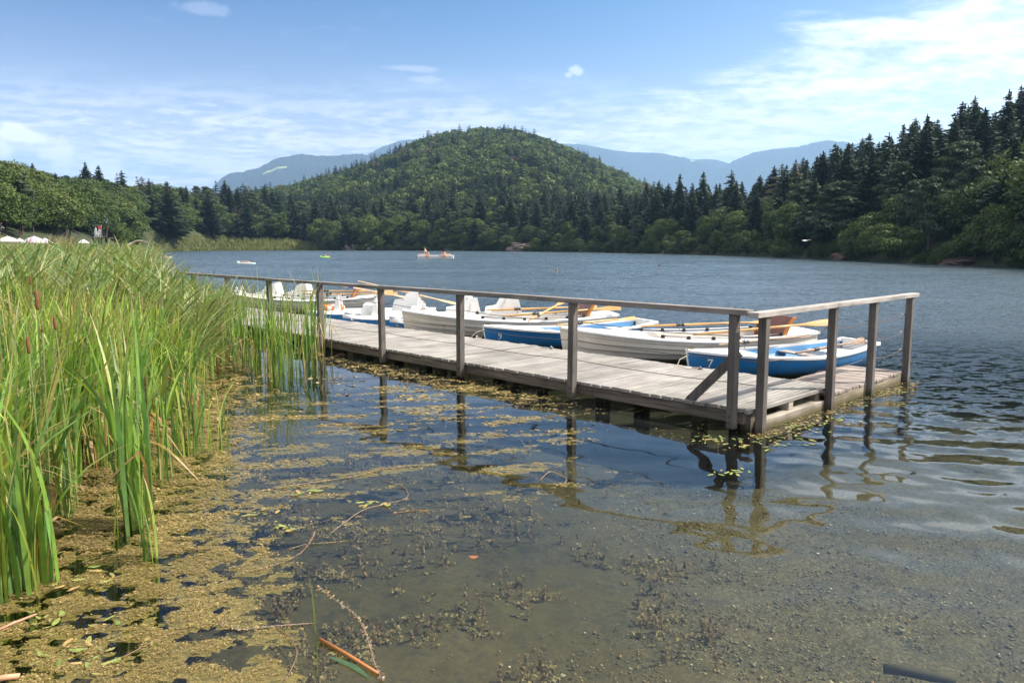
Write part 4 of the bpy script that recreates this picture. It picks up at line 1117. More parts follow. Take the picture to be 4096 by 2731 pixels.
LABELS = {}
def plant_tree(kind, var, loc, h, wf, rz, label, cat, group):
    t, c = KINDS[kind][var % len(KINDS[kind])]
    nm = {'spruce': 'spruce_tree', 'broad': 'broadleaf_tree', 'pine': 'pine_tree', 'larch': 'larch_tree', 'bush': 'shore_bush', 'thin': 'spruce_tree', 'dead': 'withered_tree'}[kind]
    o = tag(empty(nm, loc, rz), label, cat, group); o.scale = (h * wf, h * wf, h)
    link('trunk', t, o); link('crown', c, o)
    return o
# ---- hand-placed trees that stand out against the sky: kind, x, top row (photo pixels), distance, width factor, label
STAND = [('thin', 4072, 330, 150, 1.15, 'tallest dark spruce against the sky at the right end of the right shore ridge'),
         ('spruce', 4030, 470, 153, 1.3, 'dark spruce just below the tallest one on the right shore ridge'),
         ('spruce', 3876, 440, 152, 1.75, 'broad dark spruce on the right ridge, second from the tallest one'),
         ('thin', 3785, 463, 150, 1.2, 'ragged spruce with open branches beside the broad dark spruce on the right ridge'),
         ('spruce', 3960, 470, 158, 1.0, 'small pointed spruce between the broad and the tallest spruce on the right ridge'),
         ('spruce', 3662, 508, 140, 1.2, 'thin-topped spruce above the bright broadleaf crowns of the right shore'),
         ('spruce', 3610, 545, 141, 1.4, 'wide dark spruce next to the thin-topped one on the right shore'),
         ('thin', 3530, 533, 132, 1.1, 'tall sparse-topped spruce with long hanging branches on the right shore'),
         ('spruce', 3470, 590, 128, 1.25, 'dark spruce leaning on the sparse-topped one on the right shore'),
         ('spruce', 3275, 605, 165, 1.55, 'broad double-topped spruce in front of the right-hand blue mountain'),
         ('spruce', 3318, 620, 166, 1.0, 'narrow spruce tip beside the broad double-topped spruce'),
         ('larch', 3168, 640, 180, 1.3, 'pale feathery larch left of the broad double-topped spruce'),
         ('larch', 3115, 655, 183, 1.2, 'pale bushy larch beside the feathery one on the far right shore'),
         ('spruce', 3030, 700, 190, 1.3, 'dark spruce below the saddle between the blue mountains'),
         ('thin', 2915, 680, 196, 1.1, 'slim spruce with a ragged tip, rising above the saddle of the blue mountains'),
         ('spruce', 2805, 685, 210, 1.1, 'dark slender spruce, highest of the group right of the round hill'),
         ('spruce', 2712, 695, 215, 1.0, 'dark spruce at the foot of the round hill where the ridge meets it'),
         ('spruce', 2630, 720, 225, 1.2, 'dark spruce in front of the right foot of the round hill'),
         ('spruce', 363, 648, 240, 1.35, 'taller of the two dark spruces on the left hill skyline'),
         ('spruce', 414, 660, 240, 1.25, 'shorter of the two dark spruces on the left hill skyline'),
         ('thin', 505, 680, 245, 1.2, 'dark ragged spruce with a bare tip on the left hill skyline'),
         ('larch', 582, 705, 250, 1.1, 'pale thin larch on the left hill skyline'),
         ('thin', 610, 713, 250, 1.1, 'small dark spruce beside the pale larch on the left hill skyline'),
         ('thin', 683, 704, 250, 1.7, 'lone broad spruce at the right end of the left hill skyline'),
         ('spruce', 155, 652, 235, 1.4, 'dark spruce top among round crowns at the left end of the left hill'),
         ('spruce', 735, 745, 290, 1.0, 'small spruce tip left of the blue cliff mountain'),
         ('spruce', 757, 742, 290, 1.0, 'small pointed spruce nearest the foot of the blue cliff mountain')]
used = []
for i, (kind, px, py, d, wf, lab) in enumerate(STAND):
    if px < 500: d = 292
    elif px < 700: d = 318
    elif px < 800: d = 352
    a_ = to_az(px)[0]; gz = float(ground(a_, d)); top = far_at(px, py, d * math.cos(a_))[2]
    h = max(7, min(22, top - gz)); gz = min(gz, top - h)
    plant_tree(kind, i, (math.sin(a_) * d, math.cos(a_) * d, gz - .1), h, wf * 1.3 * (1.0 if h > 10 else .9) * min(1, 13 / h) ** .4, g(0, 6.28), lab, 'tree', 'trees that stand out on the skyline'); used.append((math.sin(a_) * d, math.cos(a_) * d))
# ---- the wood itself
cell = {}
def free(x, y, r):
    cx_, cy_ = int(x // 6), int(y // 6)
    for i in range(cx_ - 1, cx_ + 2):
        for j in range(cy_ - 1, cy_ + 2):
            for (a, b) in cell.get((i, j), ()):
                if (a - x) ** 2 + (b - y) ** 2 < r * r: return False
    cell.setdefault((cx_, cy_), []).append((x, y)); return True
trees = []
amin, amax = to_az(-900)[0], to_az(5200)[0]
for k_ in range(52000):
    a_ = amin + (amax - amin) * rng.random()
    s0 = float(np.interp(a_, cols_az, shore)); dmax = 760 if -.47 < a_ < .36 else s0 + 170
    d = math.sqrt(s0 ** 2 + (dmax ** 2 - s0 ** 2) * rng.random())
    px = CX + F_PX * math.tan(a_)
    if d < s0 + .3: continue
    if px < 480 and d < s0 + 25: continue                     # bathing beach
    if 560 < px < 1265 and d < s0 + 14: continue              # reed belt
    x, y = math.sin(a_) * d, math.cos(a_) * d
    onhill = d > float(np.interp(a_, cols_az, fr_d)) + 5
    r_ = 3.9 if onhill else (3.1 if d < s0 + 10 else 3.9)
    if not free(x, y, r_): continue
    if onhill and mnoise.noise((x * .03, y * .03, 6.6)) < -.52: continue
    z = float(ground(a_, d)); patch = mnoise.noise((x * .014, y * .014, 2.2)); q = rng.random()
    depth = d - s0
    if onhill:
        hpx = px
        con = .10 + (.75 if hpx < 1640 and patch > .02 else 0) * (1 if d > 430 else .7) + (.5 if d < 430 and hpx > 1700 else .12 if d < 430 else 0)
        if px < 980: con = .3
        kind = 'spruce' if q < con else ('dead' if q > .994 else 'broad'); h = g(4.5, 9.5) if kind == 'broad' else g(8, 15)
    elif px > 2050:
        con = .16 if depth < 12 else .48 if depth < 35 else .68
        if 2050 < px < 2900 and depth > 14: con = .72
        if px > 3250 and depth > 30: con = .85
        kind = 'spruce' if q < con else ('pine' if q > .90 else 'broad')
        if depth < 6 and q < .85: kind = 'bush'
        h = {'spruce': g(9, 16.5), 'pine': g(8, 12), 'broad': g(5, 9), 'bush': g(2.6, 5.5)}[kind]
        if depth < 10 and kind == 'spruce': h *= .75
    elif px < 800:
        kind = 'broad' if q < .70 else ('pine' if q < .86 else 'spruce' if q < .99 else 'dead'); h = {'broad': g(7, 11), 'pine': g(8, 11), 'spruce': g(8, 11), 'dead': g(8, 10)}[kind]
        if kind == 'spruce' and rng.random() < .3: kind = 'broad'; h = g(7, 10)
    else:
        con = .12 if depth < 14 else .42
        if depth > 10: con = .58
        kind = 'spruce' if q < con else ('pine' if q > .84 else 'dead' if q > .832 else 'broad'); h = {'spruce': g(13, 20), 'pine': g(11, 15), 'broad': g(8, 13), 'dead': g(10, 13)}[kind]
        if depth < 6: h *= .7
    trees.append([x, y, z, d, px, kind, h, onhill])
# overhanging bushes all along the waterline of the far and right shores
a_ = to_az(1290)[0]
while a_ < to_az(4900)[0]:
    s0 = float(np.interp(a_, cols_az, shore)); d = s0 + g(-.3, 1.2); h = g(1.0, 3.6)
    trees.append([math.sin(a_) * d, math.cos(a_) * d, max(0, float(ground(a_, d))), d, CX + F_PX * math.tan(a_), 'bush', h, False]); a_ += h * g(.5, .8) / s0
# what the picture shows of each: sweep from near to far, keeping the highest row reached per column
nb = 4096 // 8; hor = np.full(nb, 99999.0)
trees.sort(key=lambda t: t[3]); score = []
for t in trees:
    x, y, z, d, px, kind, h, onhill = t
    w_ = {'spruce': .23, 'broad': .45, 'pine': .33, 'bush': .6, 'dead': .4}[kind] * h
    rtop = YH - (z + h - CAM_H) / y * F_PX; rbot = YH - (z - CAM_H) / y * F_PX; hw = w_ / y * F_PX
    b0, b1 = int((px - hw) // 8), int((px + hw) // 8) + 1
    if b1 <= 0 or b0 >= nb: score.append(0); continue
    b0, b1 = max(0, b0), min(nb, b1); seg = hor[b0:b1]
    vis = np.clip(np.minimum(seg, rbot) - rtop, 0, None).sum(); score.append(vis * 8)
    hor[b0:b1] = np.minimum(seg, rtop + .18 * (rbot - rtop))
order = np.argsort(score)[::-1]
limit = {'spruce': 110, 'broad': 190, 'pine': 60, 'bush': 70, 'dead': 10}; cnt = dict.fromkeys(limit, 0); chosen = set()
for i in order:
    kd = trees[i][5]
    if score[i] > 0 and cnt[kd] < limit[kd] and not trees[i][7]: chosen.add(int(i)); cnt[kd] += 1
ZONES = [(800, 'on the left hill above the beach', 'left hill'), (1300, 'behind the pale far reed belt', 'reed belt'), (2060, 'on the far shore below the round hill', 'far shore'),
         (2950, 'on the shore right of the round hill', 'shore right of the hill'), (9999, 'on the steep shore past the jetty end', 'steep shore')]
KN = {'spruce': ('dark pointed spruce', 'tree'), 'broad': ('round-crowned tree', 'tree'), 'pine': ('flat-crowned pine', 'tree'), 'bush': ('low green bush', 'bush'), 'dead': ('brown withered tree', 'tree')}
fp, frt, fs, fi = [], [], [], []
for i, (x, y, z, d, px, kind, h, onhill) in enumerate(trees):
    rz = g(0, 6.28); wf = g(1.2, 1.9) if kind == 'spruce' else g(.8, 1.3)
    if i in chosen:
        zn = next(k_ for k_ in ZONES if px < k_[0]); nm, cat = KN[kind]; s0 = float(np.interp(math.atan2(x, y), cols_az, shore))
        row = 'waterside row ' if d < s0 + 10 else ('second row ' if d < s0 + 26 else 'upper slope ')
        lab = {'waterside row ': nm + ' at the water\'s edge ' + zn[1], 'second row ': nm + ' behind the waterside trees ' + zn[1], 'upper slope ': nm + ' up the slope ' + zn[1]}[row]
        plant_tree(kind, int(rng.integers(9)), (x, y, z - .15), h, wf, rz, lab, cat, row + nm + ', ' + zn[2])
    else:
        near = d < 330 and not onhill
        opts = FAR_IDX.get(('near_' if near else '') + kind) or FAR_IDX.get(kind) or FAR_IDX['broad']
        fp.append((x, y, z - .15)); frt.append((g(-.04, .04), g(-.04, .04), rz)); fs.append((h * wf, h * wf, h)); fi.append(opts[int(rng.integers(len(opts)))])
scatter('forest', fp, frt, fs, fi, src)
print('TREES', len(trees), 'things', len(chosen), cnt)
# ================================================================ REEDS
def leaf_mat(name, trans=.35, rough=.45):
    m, nt, out = nmat(name)
    at_ = N(nt, 'ShaderNodeAttribute', attribute_name='Col'); ge = nt.nodes.new('ShaderNodeNewGeometry')
    n1 = noise(nt, ge.outputs['Position'], 9, 3)
    c = mixc(nt, at_.outputs[0], ramp(nt, n1.outputs[0], [(.3, .72), (.7, 1.15)]).outputs[0], 1.0, 'MULTIPLY')
    b = N(nt, 'ShaderNodeBsdfPrincipled', Roughness=rough); b.inputs['Specular IOR Level'].default_value = .4; L(nt, c, b.inputs['Base Color'])
    t = N(nt, 'ShaderNodeBsdfTranslucent'); L(nt, mixc(nt, c, (1.25, 1.25, .65), 1.0, 'MULTIPLY'), t.inputs[0])
    mx = N(nt, 'ShaderNodeMixShader', Fac=trans); L(nt, b.outputs[0], mx.inputs[1]); L(nt, t.outputs[0], mx.inputs[2]); L(nt, mx.outputs[0], out.inputs[0])
    return m
M_REED = leaf_mat('reed_leaf')
GREENS = np.array([(.165, .29, .045), (.21, .35, .055), (.12, .25, .055), (.28, .38, .07), (.13, .24, .075), (.35, .40, .10)])
TANS = np.array([(.46, .33, .17), (.38, .25, .12), (.52, .42, .24), (.42, .24, .07), (.30, .18, .09)])
def blades(base, h, az_, lean, bend, wid, col0, col1, K_=7, fold=None, twist=None, z0=-.25):
    """vectorised strap leaves: base (n,3), all other args (n,)"""
    n = len(base); t = np.linspace(0, 1, K_)[None, :]
    dirx, diry = np.cos(az_)[:, None], np.sin(az_)[:, None]
    out_ = (lean[:, None] * t + bend[:, None] * t ** 2.6) * h[:, None]
    up = h[:, None] * (t - .45 * np.abs(bend[:, None]) * t ** 3.2)
    if fold is not None:                                       # leaves that have snapped over
        f = fold[:, None]; ex = np.clip(t - f, 0, 1)
        up = up - 1.55 * ex * h[:, None] * (f < 1); out_ = out_ + .55 * ex * h[:, None] * (f < 1)
    P = np.stack([base[:, 0:1] + dirx * out_, base[:, 1:2] + diry * out_, base[:, 2:3] + z0 * (1 - t) ** 4 + up], -1)
    tw = (twist if twist is not None else rng.uniform(-.9, .9, n))[:, None] + rng.uniform(-.8, .8, n)[:, None] * t
    wx_ = -np.sin(az_[:, None] + tw); wy_ = np.cos(az_[:, None] + tw)
    prof = wid[:, None] * np.clip(.75 + .6 * t, 0, 1) * (1 - np.clip((t - .35) / .65, 0, 1) ** 1.8) * .5 + .0006
    W_ = np.stack([wx_ * prof, wy_ * prof, np.zeros_like(prof)], -1)
    V = np.stack([P - W_, P + W_], 2).reshape(-1, 3)
    i = (np.arange(n) * K_ * 2)[:, None] + (np.arange(K_ - 1) * 2)[None, :]
    F = np.stack([i, i + 1, i + 3, i + 2], -1).reshape(-1, 4)
    tt = np.repeat(t[..., None], 3, -1)
    base_c = np.array([.34, .36, .10])
    C = col0[:, None, :] * (1 - np.clip((tt - .55) / .45, 0, 1) ** 2) + col1[:, None, :] * np.clip((tt - .55) / .45, 0, 1) ** 2
    C = C * (1 - np.clip(1 - tt * 6, 0, 1) * .5) + base_c * np.clip(1 - tt * 6, 0, 1) * .5
    C = np.repeat(C[:, :, None, :], 2, 2).reshape(-1, 3)
    return V, F, C
def cat_mesh(name, parts, mat):
    V, F, C, o = [], [], [], 0
    for v_, f_, c_ in parts: V.append(v_); F.append(f_ + o); C.append(c_); o += len(v_)
    return np_mesh(name, np.concatenate(V), np.concatenate(F), mat, np.concatenate(C))
def pick(A, n): return A[rng.integers(len(A), size=n)] * rng.uniform(.75, 1.2, (n, 1))
def clump_parts(c, n, h, spread=.10, wid=.017, dry=.12, lean=.10, dirb=None):
    base = np.stack([c[0] + rng.normal(size=n) * spread, c[1] + rng.normal(size=n) * spread, np.zeros(n)], 1)
    az_ = rng.uniform(0, 6.283, n) if dirb is None else dirb + rng.normal(size=n) * .9
    hh = h * rng.uniform(.55, 1.05, n); isdry = rng.random(n) < dry
    c0 = np.where(isdry[:, None], pick(TANS, n), pick(GREENS, n)); c1 = np.where((rng.random(n) < .35)[:, None], pick(TANS, n), c0 * np.array([1.1, 1.0, .8]))
    fold = np.where(isdry & (rng.random(n) < .6), rng.uniform(.35, .75, n), np.where(rng.random(n) < .07, rng.uniform(.55, .85, n), 2.0))
    return blades(base, hh * np.where(isdry, .8, 1), az_, np.abs(rng.normal(size=n)) * lean, np.abs(rng.normal(size=n)) * .16, wid * rng.uniform(.6, 1.25, n), c0, c1, 9, fold)
def in_poly(x, y, P):
    r = False; j = len(P) - 1
    for i in range(len(P)):
        if (P[i][1] > y) != (P[j][1] > y) and x < (P[j][0] - P[i][0]) * (y - P[i][1]) / (P[j][1] - P[i][1]) + P[i][0]: r = not r
        j = i
    return r
edge_px = [(-260, 1420), (20, 1255), (140, 1120), (250, 1040), (340, 985), (440, 920), (495, 850), (525, 785), (560, 752)]
POLY = [tuple(dp(*q)[:2]) for q in edge_px] + [tuple(juv(-12.4, -.75)[:2]), tuple(juv(-13, -.6)[:2]), tuple(juv(-18.6, -.6)[:2]), (-12.0, 26), (-19.5, 41), (-38, 82), (-70, 82), (-9.6, 11), (-5.6, 4.2)]
xs = [p_[0] for p_ in POLY]; ys = [p_[1] for p_ in POLY]
def sample_bed(n, dmin, dmax, pw_):
    out_ = []
    while len(out_) < n:
        u_ = rng.random(20000); d = (dmin ** pw_ + (dmax ** pw_ - dmin ** pw_) * u_) ** (1 / pw_); a_ = rng.uniform(-.80, -.15, 20000)
        for x, y in zip(np.sin(a_) * d, np.cos(a_) * d):
            if in_poly(x, y, POLY): out_.append((x, y))
            if len(out_) >= n: break
    return np.array(out_)
def low_near_rail(x, y):
    """the stand is lower where it thins out towards the jetty"""
    a_ = np.arctan2(x, y); d = np.hypot(x, y)
    return 1 - .36 * np.clip((a_ + .47) / .07, 0, 1) * np.clip((d - 8.5) / 3, 0, 1)
def mass(n, dmin, dmax, pw_, h0, h1, wid, dry, K_=7, lean=.10, bend=.15):
    cl = sample_bed(max(1, n // 6), dmin, dmax, pw_)
    b = cl[rng.integers(len(cl), size=n)] + rng.normal(size=(n, 2)) * .07
    # clumpy stand: height and colour drift over a metre or two
    drift = np.array([mnoise.noise((x * .9, y * .9, 5.0)) for x, y in b]); drift2 = np.array([mnoise.noise((x * .35, y * .35, 8.0)) for x, y in b])
    base = np.concatenate([b, np.zeros((n, 1))], 1)
    hh = rng.uniform(h0, h1, n) * (1 + .18 * drift)
    hh = hh * low_near_rail(b[:, 0], b[:, 1])
    isdry = rng.random(n) < dry
    c0 = pick(GREENS, n) * rng.uniform(.75, 1.5, (n, 1)) * (1 + .3 * drift2[:, None]); c0 = np.where(isdry[:, None], pick(TANS, n), c0)
    c1 = np.where((rng.random(n) < .5)[:, None], pick(TANS, n), c0 * np.array([1.15, 1.05, .8]))
    fold = np.where(isdry & (rng.random(n) < .55), rng.uniform(.3, .8, n), np.where(rng.random(n) < .06, rng.uniform(.5, .85, n), 2.0))
    hh = np.where(isdry, hh * rng.uniform(.35, .85, n), hh)
    return blades(base, hh, rng.uniform(0, 6.283, n), np.abs(rng.normal(size=n)) * lean, np.abs(rng.normal(size=n)) * bend, wid * rng.uniform(.6, 1.3, n), c0, c1, K_, fold)
tag(link('reeds', cat_mesh('reeds', [mass(7400, 4.3, 12, 1.2, 1.0, 1.78, .032, .34, 8, .17, .22), mass(5000, 4.3, 20, 1.0, .35, .9, .016, .75, 7, .3, .3), mass(12000, 8, 26, .9, 1.15, 1.85, .037, .30, 7, .18, .24), mass(8000, 24, 80, .8, 1.3, 1.85, .045, .15, 5, .15, .2)], M_REED)), kind='stuff')
# common reed behind: stems with drooping side leaves, blown to one side
def phrag(n, dmin, dmax, sc):
    st = sample_bed(n, dmin, dmax, .8); parts = []
    nl = 9; b = np.repeat(st, nl, 0); N_ = len(b); lev = np.tile(np.linspace(.30, 1.0, nl), n)
    hs = rng.uniform(1.5, 2.12, n) * low_near_rail(st[:, 0], st[:, 1]); hh = np.repeat(hs, nl); base = np.stack([b[:, 0] + .10 * lev ** 2 * hh, b[:, 1], hh * lev * .86], 1)
    az_ = np.where(rng.random(N_) < .5, rng.normal(size=N_) * 1.0, rng.uniform(0, 6.28, N_))
    c0 = pick(np.array([(.17, .27, .08), (.21, .30, .09), (.27, .33, .12), (.13, .22, .08), (.38, .36, .17)]), N_) * rng.uniform(.7, 1.2, (N_, 1)); c1 = np.where((rng.random(N_) < .3)[:, None], pick(TANS, N_), c0)
    parts.append(blades(base, rng.uniform(.28, .52, N_) * sc, az_, rng.uniform(.5, 1.2, N_), rng.uniform(-.1, .5, N_), .027 * sc * rng.uniform(.6, 1.2, N_), c0, c1, 5, z0=0.0))
    bs = np.concatenate([st, np.zeros((n, 1))], 1); c = pick(np.array([(.20, .24, .08), (.30, .27, .12)]), n)
    parts.append(blades(bs, hs * .95, np.zeros(n), np.full(n, .06), np.full(n, .06), np.full(n, .012 * sc), c, c, 5))
    return parts
tag(link('common_reeds', cat_mesh('common_reeds', phrag(2300, 11.5, 30, 1.0) + phrag(2200, 26, 80, 1.6), M_REED)), kind='stuff')

# separate clumps standing in open water: photo pixel of the foot (2352 px wide picture), leaves, height, label
CL = [(70, 1345, 22, 1.35, .055, .030, 'bright green cattail clump at the very front, pale leaf bases in yellow scum'),
      (18, 1378, 9, 1.1, .05, .026, 'narrow leaf tuft cut by the left edge beside the front cattail clump'),
      (315, 1208, 22, 1.75, .07, .026, 'tall fan-shaped blue-green cattail clump standing alone in front of the reed bed'),
      (350, 1286, 7, .62, .035, .013, 'small green tuft in front of the tall fan-shaped clump'),
      (150, 1185, 8, .95, .05, .014, 'thin green tuft between the front clump and the tall fan-shaped clump'),
      (432, 1045, 16, 1.25, .09, .015, 'leafy green clump at the corner of the reed bed'),
      (372, 1102, 13, 1.5, .08, .016, 'dark green clump with brown dead leaves behind the tall fan-shaped clump'),
      (503, 1036, 7, .85, .06, .010, 'few thin blades standing in open water beside the leafy corner clump'),
      (470, 985, 8, 1.0, .10, .010, 'loose thin blades behind the few blades in open water'),
      (590, 852, 26, 1.75, .17, .016, 'full cattail clump in the water in front of the jetty, first from the reed bed'),
      (625, 856, 26, 1.75, .16, .016, 'tight cattail clump in front of the jetty with bright green feet'),
      (662, 840, 24, 1.75, .20, .015, 'cattail clump with bent dry leaves in front of the jetty'),
      (700, 822, 24, 1.75, .20, .014, 'brownish cattail clump in front of the jetty rail'),
      (727, 805, 26, 1.8, .12, .016, 'tall cattail clump touching the jetty post, last towards open water'),
      (545, 830, 18, 1.65, .16, .015, 'cattail clump between the reed bed and the clumps in front of the jetty'),
      (560, 800, 14, 1.5, .16, .015, 'loose cattail clump close under the jetty edge'),
      (640, 800, 12, 1.5, .16, .014, 'sparse cattail clump close under the jetty edge behind the tight clump'),
      (230, 1065, 14, 1.7, .10, .016, 'cattail clump at the front edge of the reed bed behind the fan-shaped clump'),
      (60, 1195, 16, 1.7, .09, .019, 'broad-leaved cattail clump rising behind the front clump'),
      (135, 1130, 14, 1.7, .09, .017, 'cattail clump with tan dead leaves in the front edge of the reed bed')]
for (px, py, n, h, sp, wd, lab) in CL:
    n = int(n * 1.8); wd *= 1.3
    p = dp(px, py); v_, f_, c_ = clump_parts(p, n, h, sp, wd, .04 if py > 1150 else .16, .09)
    v_ = v_ - np.array([p[0], p[1], 0]); o = link('cattail_clump', np_mesh('cattail_clump', v_, f_, M_REED, c_)); o.location = (p[0], p[1], 0)
    tag(o, lab, 'cattail clump', 'cattail clumps in open water')
# cattails with their brown seed heads: foot chosen so the head stands where the photo shows it
M_HEAD = plain_mat('cattail_head', (.16, .065, .022), .9, scale=60, var=.35)
M_STALK = plain_mat('cattail_stalk', (.20, .25, .07), .6)
for (px, ptop, pbot, d, lab, tilt) in ((150, 1160, 1240, 5.6, 'thickest cattail head, in the reed bed at the left', .02), (223, 1265, 1320, 6.0, 'cattail head leaning, right of the thickest one', -.05),
                                 (701, 1142, 1190, 15.5, 'slanting cattail head before the jetty rail at the reed bed edge', -.07), (768, 1130, 1180, 15.8, 'slanting cattail head nearest the first bare rail post', -.06),
                                 (123, 1105, 1140, 8.2, 'small cattail head behind the thickest one', 0), (170, 1300, 1330, 5.6, 'short cattail head low among leaves below the thickest one', .03),
                                 (116, 1345, 1415, 5.2, 'slim reddish cattail head low at the left', -.02), (570, 1120, 1150, 14, 'tiny thin cattail head near the end of the rail', .01),
                                 (1020, 1138, 1170, 15.2, 'thin cattail head among the clumps in front of the jetty', .06)):
    a, b = far_at(px, ptop, d), far_at(px, pbot, d); hl = a[2] - b[2]; r = max(.008, min(.014, hl * .10))
    t = tag(empty('cattail', (b[0] - tilt * b[2], b[1], 0)), lab, 'cattail', 'cattails with brown heads'); ax = lambda z: (tilt * z, 0, z)
    m = MB(); m.tube([ax(-.2), ax(b[2] * .5), ax(b[2])], .005, 6); m.build('stalk', M_STALK, t)
    m = MB(); m.tube([ax(b[2]), ax(b[2] + .008), ax(b[2] + .02), ax(b[2] + hl * .55), ax(b[2] + hl * .56), ax(b[2] + hl - .015), ax(a[2])], [.004, r * .8, r, r, r * .96, r * .95, r * .3], 10); m.build('seed_head', M_HEAD, t, True)
    m = MB(); m.tube([ax(a[2]), ax(a[2] + .12)], [.004, .0015], 5); m.build('spike', M_STALK, t)

# ================================================================ FLOATING SCUM AND WATER WEED
M_SCUM = plain_mat('algae_scum', (1, 1, 1), .75, attr=True, var=.35, scale=40, trans=.12)
def scum_density(x, y):
    """0..1 cover of the yellow-brown algae mat"""
    e = np.interp(y, [2.5, 3.5, 4.2, 4.8, 5.6, 6.7, 8.3, 10, 13, 16], [-.75, -1.0, -1.4, -1.65, -2.1, -2.5, -3.0, -3.5, -4.3, -5.0])     # edge of the solid mat
    n = np.array([mnoise.fractal((a * 1.5, b * 1.5, 1.0), 1.0, 2.0, 4) for a, b in zip(x, y)])
    n2 = np.array([mnoise.fractal((a * 4.0 + 7, b * 5.5, 4.0), .9, 2.0, 3) for a, b in zip(x, y)])
    solid = np.clip((e - x) / .55 + n * .9 + .4, 0, 1)
    n3 = np.array([mnoise.noise((a * 9.0, b * 12.0, 2.0)) for a, b in zip(x, y)])
    solid = solid * np.clip(.66 + n2 * 2.0 + n3 * 1.2, 0, 1)
    streak = np.array([mnoise.fractal((a * .9 + b * .35, b * 3.4 - a * .8, 9.0), .9, 2.0, 4) for a, b in zip(x, y)])
    zone = np.clip(1 - np.abs((x + 1.5) / 3.1), 0, 1) * np.clip((y - 5.3) / 1.5, 0, 1) * np.clip((13.5 - y) / 3, 0, 1)
    st = np.clip((streak - .02) * 2.2, 0, .75) * np.minimum(zone * 1.8, 1) * np.clip(.7 + n3 * 1.4, 0, 1)
    du = (x - JO[0]) * JU[0] + (y - JO[1]) * JU[1]; dv = (x - JO[0]) * JV[0] + (y - JO[1]) * JV[1]
    fringe = np.clip(1 - np.abs(dv + .75 - .25 * n) / .5, 0, 1) * np.clip((-2.0 - du) / 2, 0, 1) * np.clip(.5 + n2 * 2, 0, 1)
    fr2 = np.clip(1 - np.abs(du - .16 - .06 * n) / .20, 0, 1) * ((dv > -.4) & (dv < 4.7)) * np.clip(.9 + n2 * 1.5, 0, 1)
    fr3 = np.clip(1 - np.hypot(du + .2, (dv + .75)) / .75, 0, 1) * np.clip(.1 + n2 * 2.0, 0, 1) * .6
    return np.clip(np.maximum.reduce([solid, st * .85, fringe, fr2, fr3]), 0, 1)
def crumbs(n, x0, x1, y0, y1, size, name):
    u_ = rng.random(n); y = 1 / (1 / y0 + (1 / y1 - 1 / y0) * u_) if y0 > 0 else rng.uniform(y0, y1, n); x = rng.uniform(x0, x1, n) if True else 0
    dn = scum_density(x, y); k_ = rng.random(n) < dn ** 1.3; x, y, dn = x[k_], y[k_], dn[k_]; n = len(x)
    s = size * rng.lognormal(-.1, .42, n) * np.clip(np.hypot(x, y) / 5, .75, 2.2)
    a_ = rng.uniform(0, 6.283, n); tl = rng.normal(size=n) * .12; tl2 = rng.normal(size=n) * .12
    U = np.stack([np.cos(a_), np.sin(a_), tl], 1) * s[:, None]; W_ = np.stack([-np.sin(a_), np.cos(a_), tl2], 1) * (s * rng.uniform(.35, .8, n))[:, None]
    C = np.stack([x, y, .004 + .008 * dn * rng.random(n) - .02 * rng.random(n) * (rng.random(n) < .40)], 1)
    drift = np.array([mnoise.noise((p_ * 1.7, q_ * 2.2, 3.3)) for p_, q_ in zip(x, y)])
    pal = np.array([(.31, .225, .078), (.36, .265, .095), (.25, .19, .068), (.18, .15, .05), (.41, .31, .13), (.16, .155, .045), (.22, .18, .062)])
    T = pal[rng.integers(len(pal), size=n)] * rng.uniform(.75, 1.2, (n, 1)) * (1 + .35 * drift[:, None]) * np.array([1.05, .98, .9])
    # ragged six-cornered flake instead of a square
    ang = np.linspace(0, 2 * math.pi, 7)[:6]
    rr = rng.uniform(.6, 1.1, (n, 6)); V = C[:, None, :] + rr[..., None] * (np.cos(ang)[None, :, None] * U[:, None, :] + np.sin(ang)[None, :, None] * W_[:, None, :])
    i = (np.arange(n) * 6)[:, None]; F = np.concatenate([i + np.array([[0, 1, 2, 3]]), i + np.array([[0, 3, 4, 5]])], 0)
    return V.reshape(-1, 3), F, np.repeat(T, 6, 0)
tag(link('algae_scum', cat_mesh('algae_scum', [crumbs(400000, -3.6, -.6, 2.6, 5.5, .0046, 'a'), crumbs(330000, -5.2, 1.2, 5.0, 9.5, .0056, 'b'), crumbs(190000, -6.5, 1.8, 8.5, 17, .009, 'c'), crumbs(60000, -.4, 6.6, 7.9, 12.5, .007, 'd')], M_SCUM)), kind='stuff')

# the wet film of the mat, just under the surface
gx, gy = np.meshgrid(np.arange(-5.6, 1.2, .030), np.arange(2.6, 11.5, .034), indexing='ij')
jx, jy = gx + rng.uniform(-.010, .010, gx.shape), gy + rng.uniform(-.011, .011, gx.shape)
Fg = grid_faces(*gx.shape); V = np.stack([jx, jy, -.007 + .004 * rng.random(gx.shape)], -1).reshape(-1, 3)
cxy = V[Fg].mean(1); dn = scum_density(cxy[:, 0], cxy[:, 1]); keep = dn + .25 * rng.random(len(dn)) > .36; Fg = Fg[keep]
ids, inv = np.unique(Fg, return_inverse=True); V = V[ids]; Fg = inv.reshape(Fg.shape)
T = np.array([(.24, .185, .06)]) * rng.uniform(.65, 1.25, (len(V), 1)) * np.array([1, 1, 1])
tag(link('algae_film', np_mesh('algae_film', V, Fg, M_SCUM, T, smooth=True)), kind='stuff')

